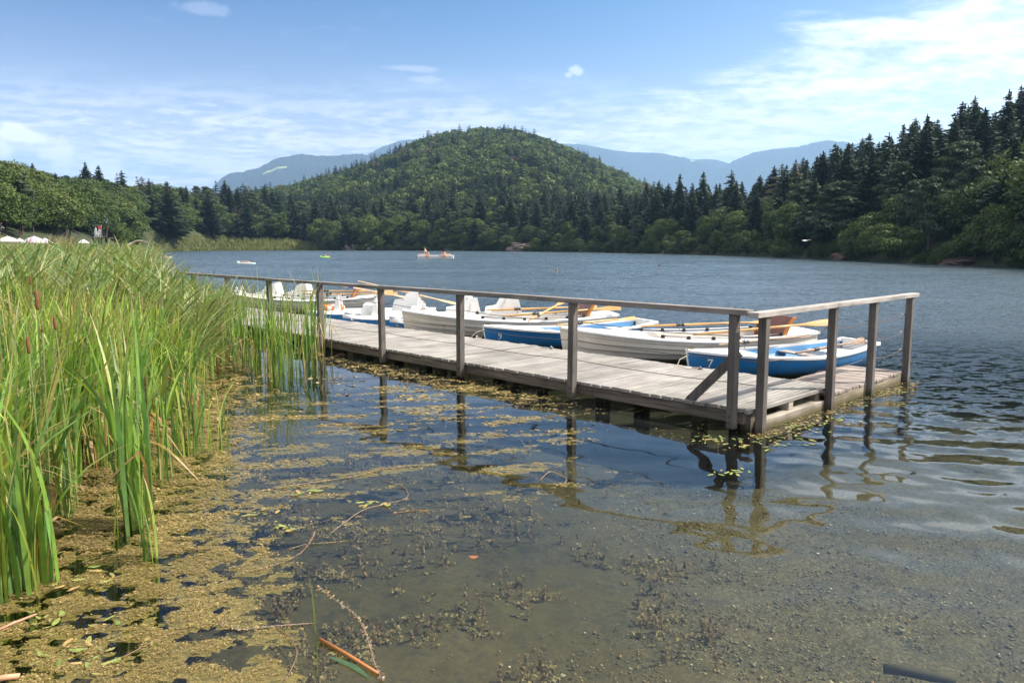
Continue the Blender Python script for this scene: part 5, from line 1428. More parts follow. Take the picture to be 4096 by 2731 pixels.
# strands of milfoil-like weed: stems with whorls
def strand(m, pts, n, leaf, col, zj=.0):
    pts = [Vector(p_) for p_ in pts]
    path = []
    for i in range(len(pts) - 1):
        p0 = pts[max(0, i - 1)]; p1 = pts[i]; p2 = pts[i + 1]; p3 = pts[min(len(pts) - 1, i + 2)]
        for k in range(6):
            t = k / 6; path.append(.5 * ((2 * p1) + (p2 - p0) * t + (2 * p0 - 5 * p1 + 4 * p2 - p3) * t * t + (3 * p1 - p0 - 3 * p2 + p3) * t ** 3))
    path.append(pts[-1]); m.tube(path, .0028, 4, tuple(c * .9 for c in col))
    for k in range(n):
        f = (k + .5) / n * (len(path) - 1); i = min(int(f), len(path) - 2); p_ = path[i].lerp(path[i + 1], f - i); d = (path[i + 1] - path[i]).normalized()
        for q in range(3):
            a = random.random() * 6.28; o_ = Vector((math.cos(a), math.sin(a), g(-.2, .5))); l_ = leaf * g(.6, 1.3); w_ = o_.cross(d).normalized() * l_ * .30
            c = tuple(x_ * g(.7, 1.2) for x_ in col)
            m.add([p_, p_ + o_ * l_ * .5 + w_, p_ + o_ * l_, p_ + o_ * l_ * .5 - w_], [(0, 1, 2, 3)], c)
def sp(*qs): return [Vector((*dp(x, y)[:2], .006 + .004 * math.sin(x))) for x, y in qs]
STR = [([(575, 1312), (640, 1295), (690, 1270), (715, 1240), (722, 1222)], 34, .018, (.34, .24, .16), 'pinkish-brown weed strand floating beyond the scum edge, tip bent upwards'),
       ([(665, 1262), (705, 1252), (760, 1247), (802, 1241)], 26, .016, (.30, .24, .13), 'thin brown weed strand floating across the pinkish-brown strand'),
       ([(505, 1428), (545, 1445), (600, 1442), (660, 1437), (720, 1432)], 36, .016, (.40, .30, .22), 'pale weed strand floating level below the scum edge'),
       ([(728, 1345), (770, 1378), (815, 1412), (838, 1450), (850, 1490), (862, 1530), (880, 1566)], 46, .020, (.42, .32, .22), 'long leafy weed strand trailing to the bottom edge beside the orange stalk'),
       ([(640, 1440), (668, 1470), (682, 1500), (670, 1535), (655, 1566)], 20, .010, (.26, .17, .12), 'thin dark-red bare weed stem curving down to the bottom edge'),
       ([(760, 1225), (830, 1175), (880, 1160), (935, 1143), (925, 1118), (880, 1105)], 18, .012, (.36, .25, .20), 'looping pinkish weed stem in the middle of the water'),
       ([(600, 1128), (700, 1112), (800, 1098), (900, 1075), (1000, 1068)], 52, .018, (.40, .29, .13), 'longest yellow-brown weed strand lying across the post reflections'),
       ([(905, 1180), (960, 1172), (985, 1178)], 12, .02, (.34, .18, .08), 'short rusty weed sprig drifting alone'),
       ([(1240, 1105), (1265, 1085), (1300, 1100), (1290, 1120)], 20, .016, (.42, .28, .18), 'tangled weed sprig with a pale leaf at the post reflection nearest the corner'),
       ([(210, 1545), (300, 1500), (380, 1460), (425, 1448)], 8, .008, (.30, .18, .10), 'thin red-brown stem lying on the scum at the bottom')]
for (px, n, lf, col, lab) in STR:
    m = MB(); pts = sp(*px); c0 = pts[0].copy(); strand(m, [p_ - c0 for p_ in pts], n, lf, col)
    o = m.build('weed_strand', M_SCUM); o.location = c0; tag(o, lab, 'water weed', 'floating weed strands')
# floating stalks and blades
for (a, b, r, col, lab) in (((735, 1472), (868, 1551), .010, (.36, .13, .03), 'thick orange-brown dead stalk floating near the bottom edge'),
                            ((-20, 1458), (84, 1414), .008, (.42, .22, .14), 'pink dead stalk floating at the left edge'),
                            ((-20, 1568), (46, 1556), .016, (.55, .30, .16), 'pale broken stalk end at the bottom left corner')):
    p_, q = Vector((*dp(*a)[:2], .012)), Vector((*dp(*b)[:2], .012))
    m = MB(); m.tube([Vector((0, 0, 0)), (q - p_) * .5 + Vector((0, 0, .004)), q - p_], [r, r, r * .85], 8, col)
    o = m.build('floating_stalk', M_ANY, None, True); o.location = p_; tag(o, lab, 'stalk', 'dead stalks on the water')
m = MB()
for (px, py, dx_, dy_, hh, w_, lab) in ((727, 1452, -.02, .01, .36, .012, 'single green leaf standing up out of the water'),):
    p_ = dp(px, py); v_, f_, c_ = blades(np.array([[0, 0, 0.]]), np.array([hh]), np.array([2.8]), np.array([.06]), np.array([.06]), np.array([.018]), np.array([[.16, .22, .07]]), np.array([[.2, .22, .08]]), 9, twist=np.array([1.2]))
    o = link('reed_leaf', np_mesh('reed_leaf', v_, f_, M_REED, c_)); o.location = p_; tag(o, lab, 'reed leaf')
p_, q = dp(758, 1512), dp(850, 1562)
V = []; 
for k in range(9):
    t = k / 8; c = p_ * (1 - t) + q * t; w_ = .014 * math.sin(math.pi * (.08 + .92 * t)) ** .6; n_ = np.array([-(q - p_)[1], (q - p_)[0], 0]); n_ /= np.linalg.norm(n_); bow_ = n_ * .02 * math.sin(math.pi * t)
    V += [c + bow_ - n_ * w_ - p_ + (0, 0, .008), c + bow_ + n_ * w_ - p_ + (0, 0, .011)]
o = link('reed_leaf', np_mesh('reed_leaf', np.array(V), np.array([(2 * k, 2 * k + 1, 2 * k + 3, 2 * k + 2) for k in range(8)]), M_REED, np.tile(np.array([.07, .14, .07]), (18, 1)))); o.location = p_; tag(o, 'dark green leaf lying flat on the water at the bottom edge', 'reed leaf')
# pondweed leaves: ovals floating in loose groups
V, F, C = [], [], []
def oval(x, y, a, s, col):
    o_ = len(V); 
    for k in range(8):
        t = k * math.pi / 4; px_, py_ = s * math.cos(t), s * .34 * math.sin(t)
        V.append((x + px_ * math.cos(a) - py_ * math.sin(a), y + px_ * math.sin(a) + py_ * math.cos(a), .007 + .006 * random.random() + .10 * max(0, px_) * random.random())); C.append(col)
    F.extend([(o_, o_ + 1, o_ + 2, o_ + 3), (o_, o_ + 3, o_ + 4, o_ + 7), (o_ + 4, o_ + 5, o_ + 6, o_ + 7)])
for (px, py, n, sx_, sy_) in ((1780, 1010, 34, .45, .35), (1850, 985, 30, .4, .25), (1700, 1018, 26, .35, .2), (1900, 965, 18, .4, .2), (1640, 1010, 16, .3, .2), (1670, 1085, 12, .2, .12), (1960, 930, 16, .4, .2), (2040, 900, 14, .4, .2), (200, 1330, 10, .3, .2), (120, 1430, 12, .3, .1), (190, 1500, 14, .25, .1), (250, 1520, 6, .1, .06),
                              (650, 1215, 9, .1, .1), (720, 1130, 10, .25, .1), (840, 1160, 12, .3, .08), (590, 1180, 8, .2, .1)):
    c = dp(px, py)
    for k in range(n):
        col = random.choice([(.22, .28, .06), (.30, .30, .08), (.16, .23, .05), (.42, .28, .10), (.26, .24, .07)])
        oval(c[0] + random.gauss(0, 1) * sx_ * .5, c[1] + random.gauss(0, 1) * sy_ * .6, g(0, 6.28), g(.018, .05), col)
tag(link('pondweed_leaves', np_mesh('pondweed_leaves', np.array(V), np.array(F), M_SCUM, np.array(C))), kind='stuff')

# submerged weed beds: fuzzy upright shoots and low mats on the bottom
M_SUB = plain_mat('submerged_weed', (1, 1, 1), .9, attr=True, var=.3, trans=.4)
V, F, C = [], [], []; 
def fuzzy(x, y, z, h, r, n, col, lean):
    a = rng.uniform(0, 6.283, n); t = rng.random(n); rr = r * (.3 + .7 * rng.random(n)) * (1 - .35 * t)
    c = np.stack([x + lean[0] * t * h + rr * np.cos(a), y + lean[1] * t * h + rr * np.sin(a), z + h * t], 1)
    s = .0085 * rng.uniform(.6, 1.5, n)
    U = unit(rng.normal(size=(n, 3))) * s[:, None]; W_ = unit(np.cross(U, rng.normal(size=(n, 3)))) * (s * .7)[:, None]
    v_, f_, c_ = quads(c, U, W_, np.array(col)[None, :] * rng.uniform(.6, 1.3, (n, 1)))
    F.append(f_ + sum(len(q) for q in V)); V.append(v_); C.append(c_)
cnt_ = 0
for k_ in range(4200):
    d = 2.9 + 7.5 * rng.random() ** 1.3; a_ = rng.uniform(-.50, .30); x, y = math.sin(a_) * d, math.cos(a_) * d
    if (x - JO[0]) * JV[0] + (y - JO[1]) * JV[1] > -.3: continue
    nz = mnoise.fractal((x * 1.3, y * 1.6, 20.0), .7, 2.2, 5); lim = -.02 + .30 * (x + .2) * (x > -.2) + .05
    if nz < lim: continue
    z = -float(bed_depth(np.array(x), np.array(y)))
    if rng.random() < .30: fuzzy(x, y, z, rng.uniform(.06, .20), .016, 40, (.36, .28, .16), rng.normal(size=2) * .35)
    else: fuzzy(x, y, z - .01, .035, rng.uniform(.03, .09), 26, (.33, .28, .15), rng.normal(size=2) * .8)
tag(link('submerged_weeds', np_mesh('submerged_weeds', np.concatenate(V), np.concatenate(F), M_SUB, np.concatenate(C))), kind='stuff')
# gravel lying on the bed
n = 42000; d = 2.7 + 6.0 * rng.random(n) ** 1.2; a_ = rng.uniform(-.12, .66, n); x, y = np.sin(a_) * d, np.cos(a_) * d
nz = np.array([mnoise.noise((p_ * .8, q_ * .8, 31.0)) for p_, q_ in zip(x, y)]); k_ = rng.random(n) < np.clip((x - .2 + nz * 1.4) / 1.4, .02, 1); x, y = x[k_], y[k_]; n = len(x)
z = -bed_depth(x, y); s = .0048 * rng.lognormal(0, .5, n)
oc = np.array([(1, 0, 0), (0, 1, 0), (-1, 0, 0), (0, -1, 0), (0, 0, .75), (0, 0, -.75)], float); ro = rng.uniform(0, 6.283, n)
P = oc[None] * s[:, None, None] * rng.uniform(.6, 1.3, (n, 6, 1)); X_ = P[..., 0] * np.cos(ro)[:, None] * 1.3 - P[..., 1] * np.sin(ro)[:, None]; Y_ = P[..., 0] * np.sin(ro)[:, None] * 1.3 + P[..., 1] * np.cos(ro)[:, None]
V = np.stack([X_ + x[:, None], Y_ + y[:, None], P[..., 2] + z[:, None] + .012], -1).reshape(-1, 3)
tri = np.array([(0, 1, 4), (1, 2, 4), (2, 3, 4), (3, 0, 4), (1, 0, 5), (2, 1, 5), (3, 2, 5), (0, 3, 5)]); F = ((np.arange(n) * 6)[:, None, None] + tri[None]).reshape(-1, 3)
pal = np.array([(.15, .125, .075), (.19, .165, .105), (.12, .105, .065), (.26, .23, .155), (.09, .08, .055), (.23, .15, .09), (.18, .185, .14)]); T = pal[rng.integers(len(pal), size=n)] * rng.uniform(.7, 1.2, (n, 1)); T[rng.random(n) < .02] = (.52, .50, .42)
tag(link('gravel', np_mesh('gravel', V, F, plain_mat('gravel_stone', (1, 1, 1), .8, attr=True), np.repeat(T, 6, 0), smooth=True)), kind='stuff')
# sunken log and an orange dead leaf on the surface
a, b = dp(2030, 1535), dp(2195, 1566); za = -float(bed_depth(np.array(a[0]), np.array(a[1]))) + .05
p_, q = at(2030 * K, 1535 * K, za), at(2195 * K, 1562 * K, za); m = MB(); dq = Vector(q - p_)
m.tube([Vector((0, 0, 0)), dq * .3 + Vector((0, .01, .005)), dq * .7, dq], [.028, .033, .030, .022], 9); o = m.build('sunken_log', W_PILE, None, True); o.location = p_; tag(o, 'dark short log lying on the gravel lake bed at the lower right', 'log')
c = dp(1088, 1282); V = []
for k in range(7):
    t = k / 6; w_ = .022 * math.sin(math.pi * (.05 + .9 * t)); V += [(.075 * (t - .5), -w_ * .7, .006 + .012 * (1 - math.sin(math.pi * t))), (.075 * (t - .5), w_ * .7, .012 + .006 * t)]
o = link('dead_leaf', np_mesh('dead_leaf', V, np.array([(2 * k, 2 * k + 1, 2 * k + 3, 2 * k + 2) for k in range(6)]), M_REED, np.tile(np.array([.42, .16, .08]), (14, 1)))); o.location = c; o.rotation_euler = (0, 0, -.2); tag(o, 'orange-red dead leaf floating alone over the weed beds', 'leaf')
# bits of dry reed lying on the deck
V, F, C = [], [], []
for (px, py, l_, a_) in ((985, 760, .45, .1), (1015, 748, .30, .9), (1030, 752, .30, 1.9), (1000, 770, .5, -.1), (1065, 762, .4, .05), (960, 763, .28, .3)):
    pass
for i, (px, py, l_, a_, col, lab) in enumerate(((1012, 768, .55, .75, (.30, .28, .10), 'yellow-green reed leaf lying on the deck by the first clear post'), (1050, 764, .45, .15, (.10, .13, .04), 'dark reed leaf lying flat on the deck planks'), (1020, 752, .35, 1.6, (.40, .34, .16), 'tan bent reed leaf sticking up from the deck'))):
    c = dp(px, py, .275); up_ = .18 if i == 2 else .01
    V = [];
    for k in range(6):
        t = k / 5; V += [(math.cos(a_) * l_ * (t - .5) - math.sin(a_) * .009, math.sin(a_) * l_ * (t - .5) + math.cos(a_) * .009, .003 + up_ * math.sin(math.pi * t)), (math.cos(a_) * l_ * (t - .5) + math.sin(a_) * .009, math.sin(a_) * l_ * (t - .5) - math.cos(a_) * .009, .008 + up_ * math.sin(math.pi * t))]
    o = link('reed_leaf', np_mesh('reed_leaf', V, np.array([(2 * k, 2 * k + 1, 2 * k + 3, 2 * k + 2) for k in range(5)]), M_REED, np.tile(np.array(col), (12, 1)))); o.location = c; tag(o, lab, 'leaf')

# pale reed belt on the far shore
n = 5200; px = rng.uniform(520, 1275, n); a_ = to_az(px); s0 = np.interp(a_, cols_az, shore); d = s0 + rng.uniform(-3, 13, n)
b_ = np.stack([np.sin(a_) * d, np.cos(a_) * d, np.maximum(0, ground(a_, d))], 1)
hh = rng.uniform(1.2, 2.4, n) * np.clip((px - 480) / 500, .35, 1) * (1 + .4 * np.array([mnoise.noise((p_ * .03, 0, 3)) for p_ in px])); c0 = pick(np.array([(.17, .20, .06), (.21, .23, .08), (.26, .25, .10), (.14, .17, .05)]), n)
tag(link('far_reeds', cat_mesh('far_reeds', [blades(b_, hh, rng.uniform(0, 6.28, n), np.abs(rng.normal(size=n)) * .12, np.abs(rng.normal(size=n)) * .15, np.full(n, .32), c0, c0 * 1.1, 4)], M_REED)), kind='stuff')
# dry plume reeds behind the bed near the beach
n = 420; px = np.where(rng.random(n) < .6, rng.normal(225, 28, n), rng.normal(95, 30, n)); a_ = to_az(px); d = 88 + rng.uniform(0, 6, n)
b_ = np.stack([np.sin(a_) * d, np.cos(a_) * d, np.zeros(n)], 1); c0 = pick(np.array([(.36, .27, .17), (.42, .33, .22), (.28, .2, .12)]), n)
tag(link('dry_reeds', cat_mesh('dry_reeds', [blades(b_, np.where(px > 160, rng.uniform(1.6, 3.9, n), rng.uniform(1.2, 2.6, n)), rng.normal(size=n) * .8, np.abs(rng.normal(size=n)) * .16, rng.uniform(.1, .4, n), np.full(n, .13), c0, c0 * 1.2, 5)], M_REED)), kind='stuff')
# ================================================================ PEOPLE, RAFT, FLOATS, BEACH
def skin_body(name, joints, edges, rad, mat, parent, root=0, tf=None):
    me = bpy.data.meshes.new(name); me.from_pydata([tuple(j) for j in joints], edges, []); me.update()
    o = bpy.data.objects.new(name, me); COL.objects.link(o)
    s = o.modifiers.new('skin', 'SKIN'); s.use_smooth_shade = True
    for i, r in enumerate(rad): me.skin_vertices[0].data[i].radius = (r, r) if not isinstance(r, tuple) else r
    me.skin_vertices[0].data[root].use_root = True
    sb = o.modifiers.new('sub', 'SUBSURF'); sb.levels = 1; sb.render_levels = 1
    dg = bpy.context.evaluated_depsgraph_get(); m2 = bpy.data.meshes.new_from_object(o.evaluated_get(dg)); m2.name = name
    m2.materials.clear(); m2.materials.append(mat)
    bpy.data.objects.remove(o); 
    return link(name, m2, parent)
# joint order: pelvis, waist, chest, neck, head, L shoulder/elbow/hand, R ..., L hip/knee/foot/toe, R ...
ED = [(0, 1), (1, 2), (2, 3), (3, 4), (2, 5), (5, 6), (6, 7), (2, 8), (8, 9), (9, 10), (0, 11), (11, 12), (12, 13), (13, 14), (0, 15), (15, 16), (16, 17), (17, 18)]
RD = [.12, .11, .13, .055, .085, .055, .042, .035, .055, .042, .035, .085, .06, .042, .035, .085, .06, .042, .035]
POSES = {
 'sit_edge': [(0, 0, .10), (0, .02, .28), (0, .02, .46), (0, 0, .60), (0, -.03, .74), (-.18, .02, .52), (-.22, -.05, .28), (-.16, -.16, .14), (.18, .02, .52), (.22, -.05, .28), (.16, -.16, .14),
              (-.09, -.06, .08), (-.10, -.44, .09), (-.11, -.46, -.32), (-.11, -.54, -.36), (.09, -.06, .08), (.10, -.44, .09), (.11, -.46, -.32), (.11, -.54, -.36)],
 'bend': [(0, 0, .86), (.05, -.05, 1.02), (.14, -.10, 1.18), (.20, -.12, 1.30), (.25, -.14, 1.40), (.02, -.22, 1.16), (-.06, -.32, .92), (-.16, -.42, .74), (.22, .02, 1.16), (.10, -.18, .94), (-.06, -.30, .76),
          (-.09, 0, .80), (-.10, -.02, .42), (-.10, .04, .04), (-.10, -.08, .02), (.09, 0, .80), (.12, -.10, .42), (.12, .02, .04), (.12, -.10, .02)],
 'kneel': [(0, 0, .42), (-.04, -.02, .60), (-.10, -.04, .78), (-.15, -.05, .90), (-.20, -.06, 1.02), (-.22, -.16, .76), (-.30, -.30, .52), (-.36, -.36, .28), (.0, .12, .80), (.06, .12, .52), (.02, .02, .32),
           (-.09, -.03, .40), (-.10, -.34, .10), (-.10, .06, .05), (-.10, .16, .03), (.09, -.03, .40), (.10, -.34, .10), (.10, .06, .05), (.10, .16, .03)],
 'recline': [(0, 0, .12), (-.16, 0, .22), (-.30, 0, .36), (-.36, 0, .48), (-.40, 0, .60), (-.30, -.18, .36), (-.44, -.22, .18), (-.50, -.2, .04), (-.30, .18, .36), (-.44, .22, .18), (-.50, .2, .04),
             (.06, -.09, .10), (.42, -.10, .26), (.78, -.10, .07), (.84, -.10, .14), (.06, .09, .10), (.44, .10, .14), (.84, .10, .07), (.90, .10, .14)],
 'lie': [(0, 0, .12), (-.18, 0, .13), (-.38, 0, .14), (-.52, 0, .15), (-.66, 0, .18), (-.38, -.19, .12), (-.58, -.28, .08), (-.74, -.14, .14), (-.38, .19, .12), (-.58, .28, .08), (-.74, .14, .14),
         (.06, -.09, .12), (.48, -.11, .09), (.88, -.12, .06), (.96, -.12, .08), (.06, .09, .12), (.48, .11, .20), (.86, .12, .06), (.94, .12, .06)]}
def person(pose, loc, rz, label, hair=(.05, .03, .02), wear=None, cat='person', sc=1.0, skin=None):
    t = tag(empty('person', loc, rz), label, cat, 'people at the lake'); t.scale = (sc,) * 3
    J = POSES[pose]; b = skin_body('body', J, ED, RD, skin or M_SKIN, t)
    h = Vector(J[4]); m = MB(); m.ell((h.x, h.y + .012, h.z + .045), (.098, .104, .085), 12, 8, hair); m.build('hair', M_CLOTH, t, True)
    if wear:
        p_ = Vector(J[0]); m = MB(); m.ell((p_.x, p_.y, p_.z - .01), (.19, .155, .13), 14, 8, wear)
        for a, k in ((11, 12), (15, 16)):
            A, B = Vector(J[a]), Vector(J[k]); m.tube([A, A.lerp(B, .45)], [.112, .095], 10, wear)
        m.build('shorts', M_CLOTH, t, True)
    return t
RAFT_D = 124.0
pr = at(1742, 1034)
r0, r1 = at(1671, 1035), at(1817, 1035); RL = r1[0] - r0[0]
raft = tag(empty('bathing_raft', (pr[0], pr[1], 0), R(2)), 'white floating bathing raft of plastic cubes out on the lake, people on it', 'raft')
nx, ny = 13, 6; cw = RL / (nx + 1.2)
for j in range(ny):
    m = MB()
    for i in range(nx):
        x0 = -RL / 2 + i * (RL / nx); m.box(x0 + .02, x0 + RL / nx - .02, j * .45 + .02, j * .45 + .43, -.15, .42)
    m.build('cube_row', M_WHITE, raft, bevel=.05)
m = MB(); m.box(-RL / 2 - .03, RL / 2 + .03, -.03, ny * .45 + .03, .40, .50); m.build('raft_deck', M_WHITE, raft, bevel=.05)
def onraft(px, yy, z=.5): s_ = pr[1] + yy; r = ray(px, 1030); return (r[0] / r[1] * s_, s_, z)
person('kneel', onraft(1704, 1.0), .5, 'person bending over on the bathing raft, highest figure on it', (.35, .16, .07), (.03, .035, .06), sc=1.15)
person('sit_edge', onraft(1711, .08, .42), .0, 'person in red shorts sitting on the raft edge with legs in the water', (.03, .022, .016), (.62, .03, .02), sc=1.05)
person('lie', onraft(1690, 1.4), .0, 'person lying flat at the left end of the bathing raft', (.30, .14, .06), None)
person('sit_edge', onraft(1771, .10, .42), .25, 'dark-haired person sitting on the raft edge, left one of the seated pair', (.02, .015, .012), None)
person('sit_edge', onraft(1779, .12, .42), .35, 'person sitting on the raft edge, right one of the seated pair', (.09, .04, .02), None)
person('recline', onraft(1786, 1.2), .05, 'person sitting back with outstretched legs behind the seated pair on the raft', (.18, .08, .03), None)
p_ = onraft(1717, 1.2, .502); m = MB()
for k in range(6): m.box(-.35 + k * .12, -.24 + k * .12, -.18, .18, .0, .04 + .02 * (k % 2), (.05, .55, .45))
o = m.build('towel', M_CLOTH, None, bevel=.015); o.location = p_; tag(o, 'turquoise towel lying on the bathing raft beside the kneeling person', 'towel')

def swimmer(px, py, label, hair=(.08, .04, .02), r=.12, sub=0.0, sh=True):
    p_ = at(px, py); t = tag(empty('swimmer', (p_[0], p_[1], -.11)), label, 'swimmer', 'swimmers far out in the lake')
    J = [(0, .30, -.30), (0, .18, -.14), (0, .05, .02), (0, -.01, .12), (0, -.03, .25), (-.2, .02, -.02), (-.3, -.22, -.06), (.2, .02, -.02), (.3, -.22, -.06)]
    skin_body('body', J, [(0, 1), (1, 2), (2, 3), (3, 4), (2, 5), (5, 6), (2, 7), (7, 8)], [.11, .12, .12, .055, .09, .055, .04, .055, .04], M_SKIN, t)
    m = MB(); m.ell((0, .0, .29), (.105, .11, .09), 12, 8, hair); m.build('hair', M_CLOTH, t, True)
for q in ((2227, 1090, 'grey-haired swimmer in open water, nearest swimmer straight above the white boats', (.30, .26, .22)), (2637, 1069, 'swimmer with a small wake, above the corner of the railing', (.05, .03, .02)),
          (1664, 1034, 'swimmer just beside the left end of the bathing raft', (.03, .02, .015)), (881, 1030, 'swimmer between the turquoise float and the far reed belt', (.25, .09, .04)), (1325, 1030, 'swimmer beside the lime-green float', (.25, .1, .05)),
          (3368, 1041, 'swimmer close under the dark steep shore', (.06, .04, .02)), (3656, 1047, 'swimmer farthest along the dark steep shore', (.3, .26, .2)), (813, 1106, 'swimmer showing just below the far end of the handrail', (.10, .05, .03))):
    swimmer(*q)
def airbed(px, py, wpx, col, col2, label, rz, skin_pose='recline'):
    p_ = at(px, py); Wm = wpx / F_PX * p_[1]
    t = tag(empty('inflatable_float', (p_[0], p_[1], 0), rz), label, 'inflatable', 'inflatable floats on the lake')
    m = MB()
    for k in range(5):
        y0 = -.36 + k * .18; m.tube([(-Wm / 2, y0, .05), (-Wm / 2 + .05, y0, .05), (Wm / 2 - .05, y0, .05), (Wm / 2, y0, .05)], [.05, .10, .10, .05], 10, col if k % 2 else col2)
    m.build('air_tubes', M_ANY, t, True)
    m = MB(); m.tube([(-Wm / 2 + .06, -.42, .16), (-Wm / 2 + .02, -.2, .2), (-Wm / 2 + .02, .2, .2), (-Wm / 2 + .06, .42, .16)], [.08, .14, .14, .08], 10, col); m.build('pillow', M_ANY, t, True)
    return t, p_, Wm
t, p_, Wm = airbed(986, 1056, 66, (.32, .52, .50), (.55, .62, .58), 'pale turquoise inflatable float carrying a dark-haired person', 0.0)
person('lie', (p_[0] - .05, p_[1], .13), 3.1, 'dark-haired person lying on the pale turquoise float', (.02, .018, .015), None, sc=.85)
t, p_, Wm = airbed(1301, 1030, 34, (.30, .75, .02), (.35, .8, .05), 'lime-green inflatable float with a person on it', 0.2)
person('recline', (p_[0] + .25, p_[1], .12), 0.1, 'person reclining on the lime-green float', (.1, .05, .03), None, sc=.75)
t, p_, Wm = airbed(672, 1032, 30, (.05, .45, .50), (.7, .7, .65), 'small teal and white float by the far shore, red-brown person lying on it', 0.0)
person('lie', (p_[0], p_[1], .12), .2, 'sunburnt person lying on the small teal and white float', (.2, .07, .03), (.6, .08, .04), sc=.8)

# lookout platform on the beach
TD = 108.0
def tw(px, py, dd=0.0): return Vector(far_at(px, py, TD + dd))
b0 = tw(405, 985); zg_ = .2
t = tag(empty('lookout_platform', (b0.x, b0.y, 0)), 'dark wooden lookout platform on the beach with a slanting mast', 'platform')
rel = lambda v_: v_ - Vector((b0.x, b0.y, 0))
W_DARK = wood_mat('dark_timber', (.09, .065, .05), (.04, .03, .022), (20, 20, 2), .85)
pl, prr = rel(tw(378, 951)), rel(tw(446, 951)); zp = pl.z
m = MB(); m.box(pl.x, prr.x, -.8, .8, zp - .12, zp); m.build('platform_deck', W_DARK, t)
for (x, y) in ((rel(tw(384, 960)).x, -.7), (rel(tw(384, 960)).x, .7), (rel(tw(416, 960)).x, -.7), (rel(tw(416, 960)).x, .7)):
    m = MB(); m.bar((x - (.5 if x < -1 else -.1), y * 1.3, -.3), (x, y, zp - .12), .13, .13, (0, 1, 0)); m.build('leg', W_DARK, t)
m = MB(); m.bar((rel(tw(409, 990)).x, 0, -.3), rel(tw(432, 882)), .2, .2, (0, 1, 0), taper=.6); m.build('mast', W_DARK, t)
m = MB(); m.bar(rel(tw(407, 916)), rel(tw(428, 896)), .12, .12, (0, 1, 0)); m.build('strut', W_DARK, t)
xl, xr, zr = rel(tw(385, 940)).x, rel(tw(418, 940)).x, rel(tw(400, 931)).z
m = MB()
for k in range(9): x = xl + (xr - xl) * k / 8; m.box(x - .02, x + .02, .74, .78, zp, zr)
m.box(xl, xr, .73, .79, zr - .03, zr + .03); m.build('railing', W_DARK, t)
def flag(a, b, pole, col, label):
    A, B = tw(*a), tw(*b); Pb = tw(*pole)
    f = tag(empty('flag', Pb), label, 'flag', 'flags on the lookout platform'); 
    m = MB(); m.tube([(0, 0, 0), (0, 0, A.z - Pb.z + .1)], .03, 6, (.5, .5, .5)); m.build('pole', M_ANY, f)
    V = []; nn = 7
    for k in range(nn):
        s_ = k / (nn - 1); V += [((B.x - A.x) * s_, .10 * math.sin(s_ * 5), A.z - Pb.z - .15 * s_), ((B.x - A.x) * s_, .10 * math.sin(s_ * 5 + .6), B.z - Pb.z - .1 * s_)]
    c = [];  
    for k in range(nn): c += [col[0], col[1]]
    m = MB(); m.add(V, [(2 * k, 2 * k + 1, 2 * k + 3, 2 * k + 2) for k in range(nn - 1)]); m.c = c; m.build('cloth', M_CLOTH, f)
flag((407, 902), (396, 915), (408, 949), ((.70, .06, .05), (.72, .10, .08)), 'small red flag flying on the lookout platform')
flag((407, 915), (397, 925), (407.5, 949), ((.8, .8, .8), (.75, .76, .8)), 'small white flag hanging below the red one on the lookout platform')
A = tw(431, 880); Bq = tw(426, 892); f = tag(empty('pennant', A), 'pale blue pennant at the tip of the slanting mast', 'pennant'); m = MB()
m.add([(0, 0, .25), (0, .05, -.45), (Bq.x - A.x - .15, .02, -.40)], [(0, 1, 2)], (.45, .62, .75)); m.build('cloth', M_CLOTH, f)
# white plastic chair on the platform
c0 = tw(390, 949); ch = tag(empty('plastic_chair', (c0.x, c0.y, zp)), 'white plastic armchair on the lookout platform', 'chair'); s_ = 1.15
m = MB(); m.box(-.25, .25, -.25, .25, .40, .45); m.build('seat', M_WHITE, ch, bevel=.01)
m = MB(); m.bar((.24, 0, .42), (.34, 0, .95), .46, .04, (0, 1, 0)); m.bar((-.26, 0, .42), (-.34, 0, .95), .02, .02, (0, 1, 0)); m.build('backrest', M_WHITE, ch, bevel=.01)
for sx_ in (-1, 1):
    for sy_ in (-1, 1): m = MB(); m.bar((sx_ * .27, sy_ * .27, 0), (sx_ * .22, sy_ * .22, .41), .05, .05, (0, 1, 0)); m.build('leg', M_WHITE, ch)
    m = MB(); m.bar((-.2, sx_ * .27, .64), (.26, sx_ * .27, .68), .05, .04); m.build('armrest', M_WHITE, ch)
c0 = tw(385, 949); m = MB(); m.lathe([(.0, .1), (.12, .2), (.22, .7), (.21, 1.3), (.14, 1.8), (.03, 2.05), (.0, 2.1)], 12); bd = m.build('surfboard', M_WHITE, None, True); bd.scale = (1, .25, .72); bd.location = (c0.x, c0.y, zp - .05); tag(bd, 'white board standing upright on the lookout platform', 'board')

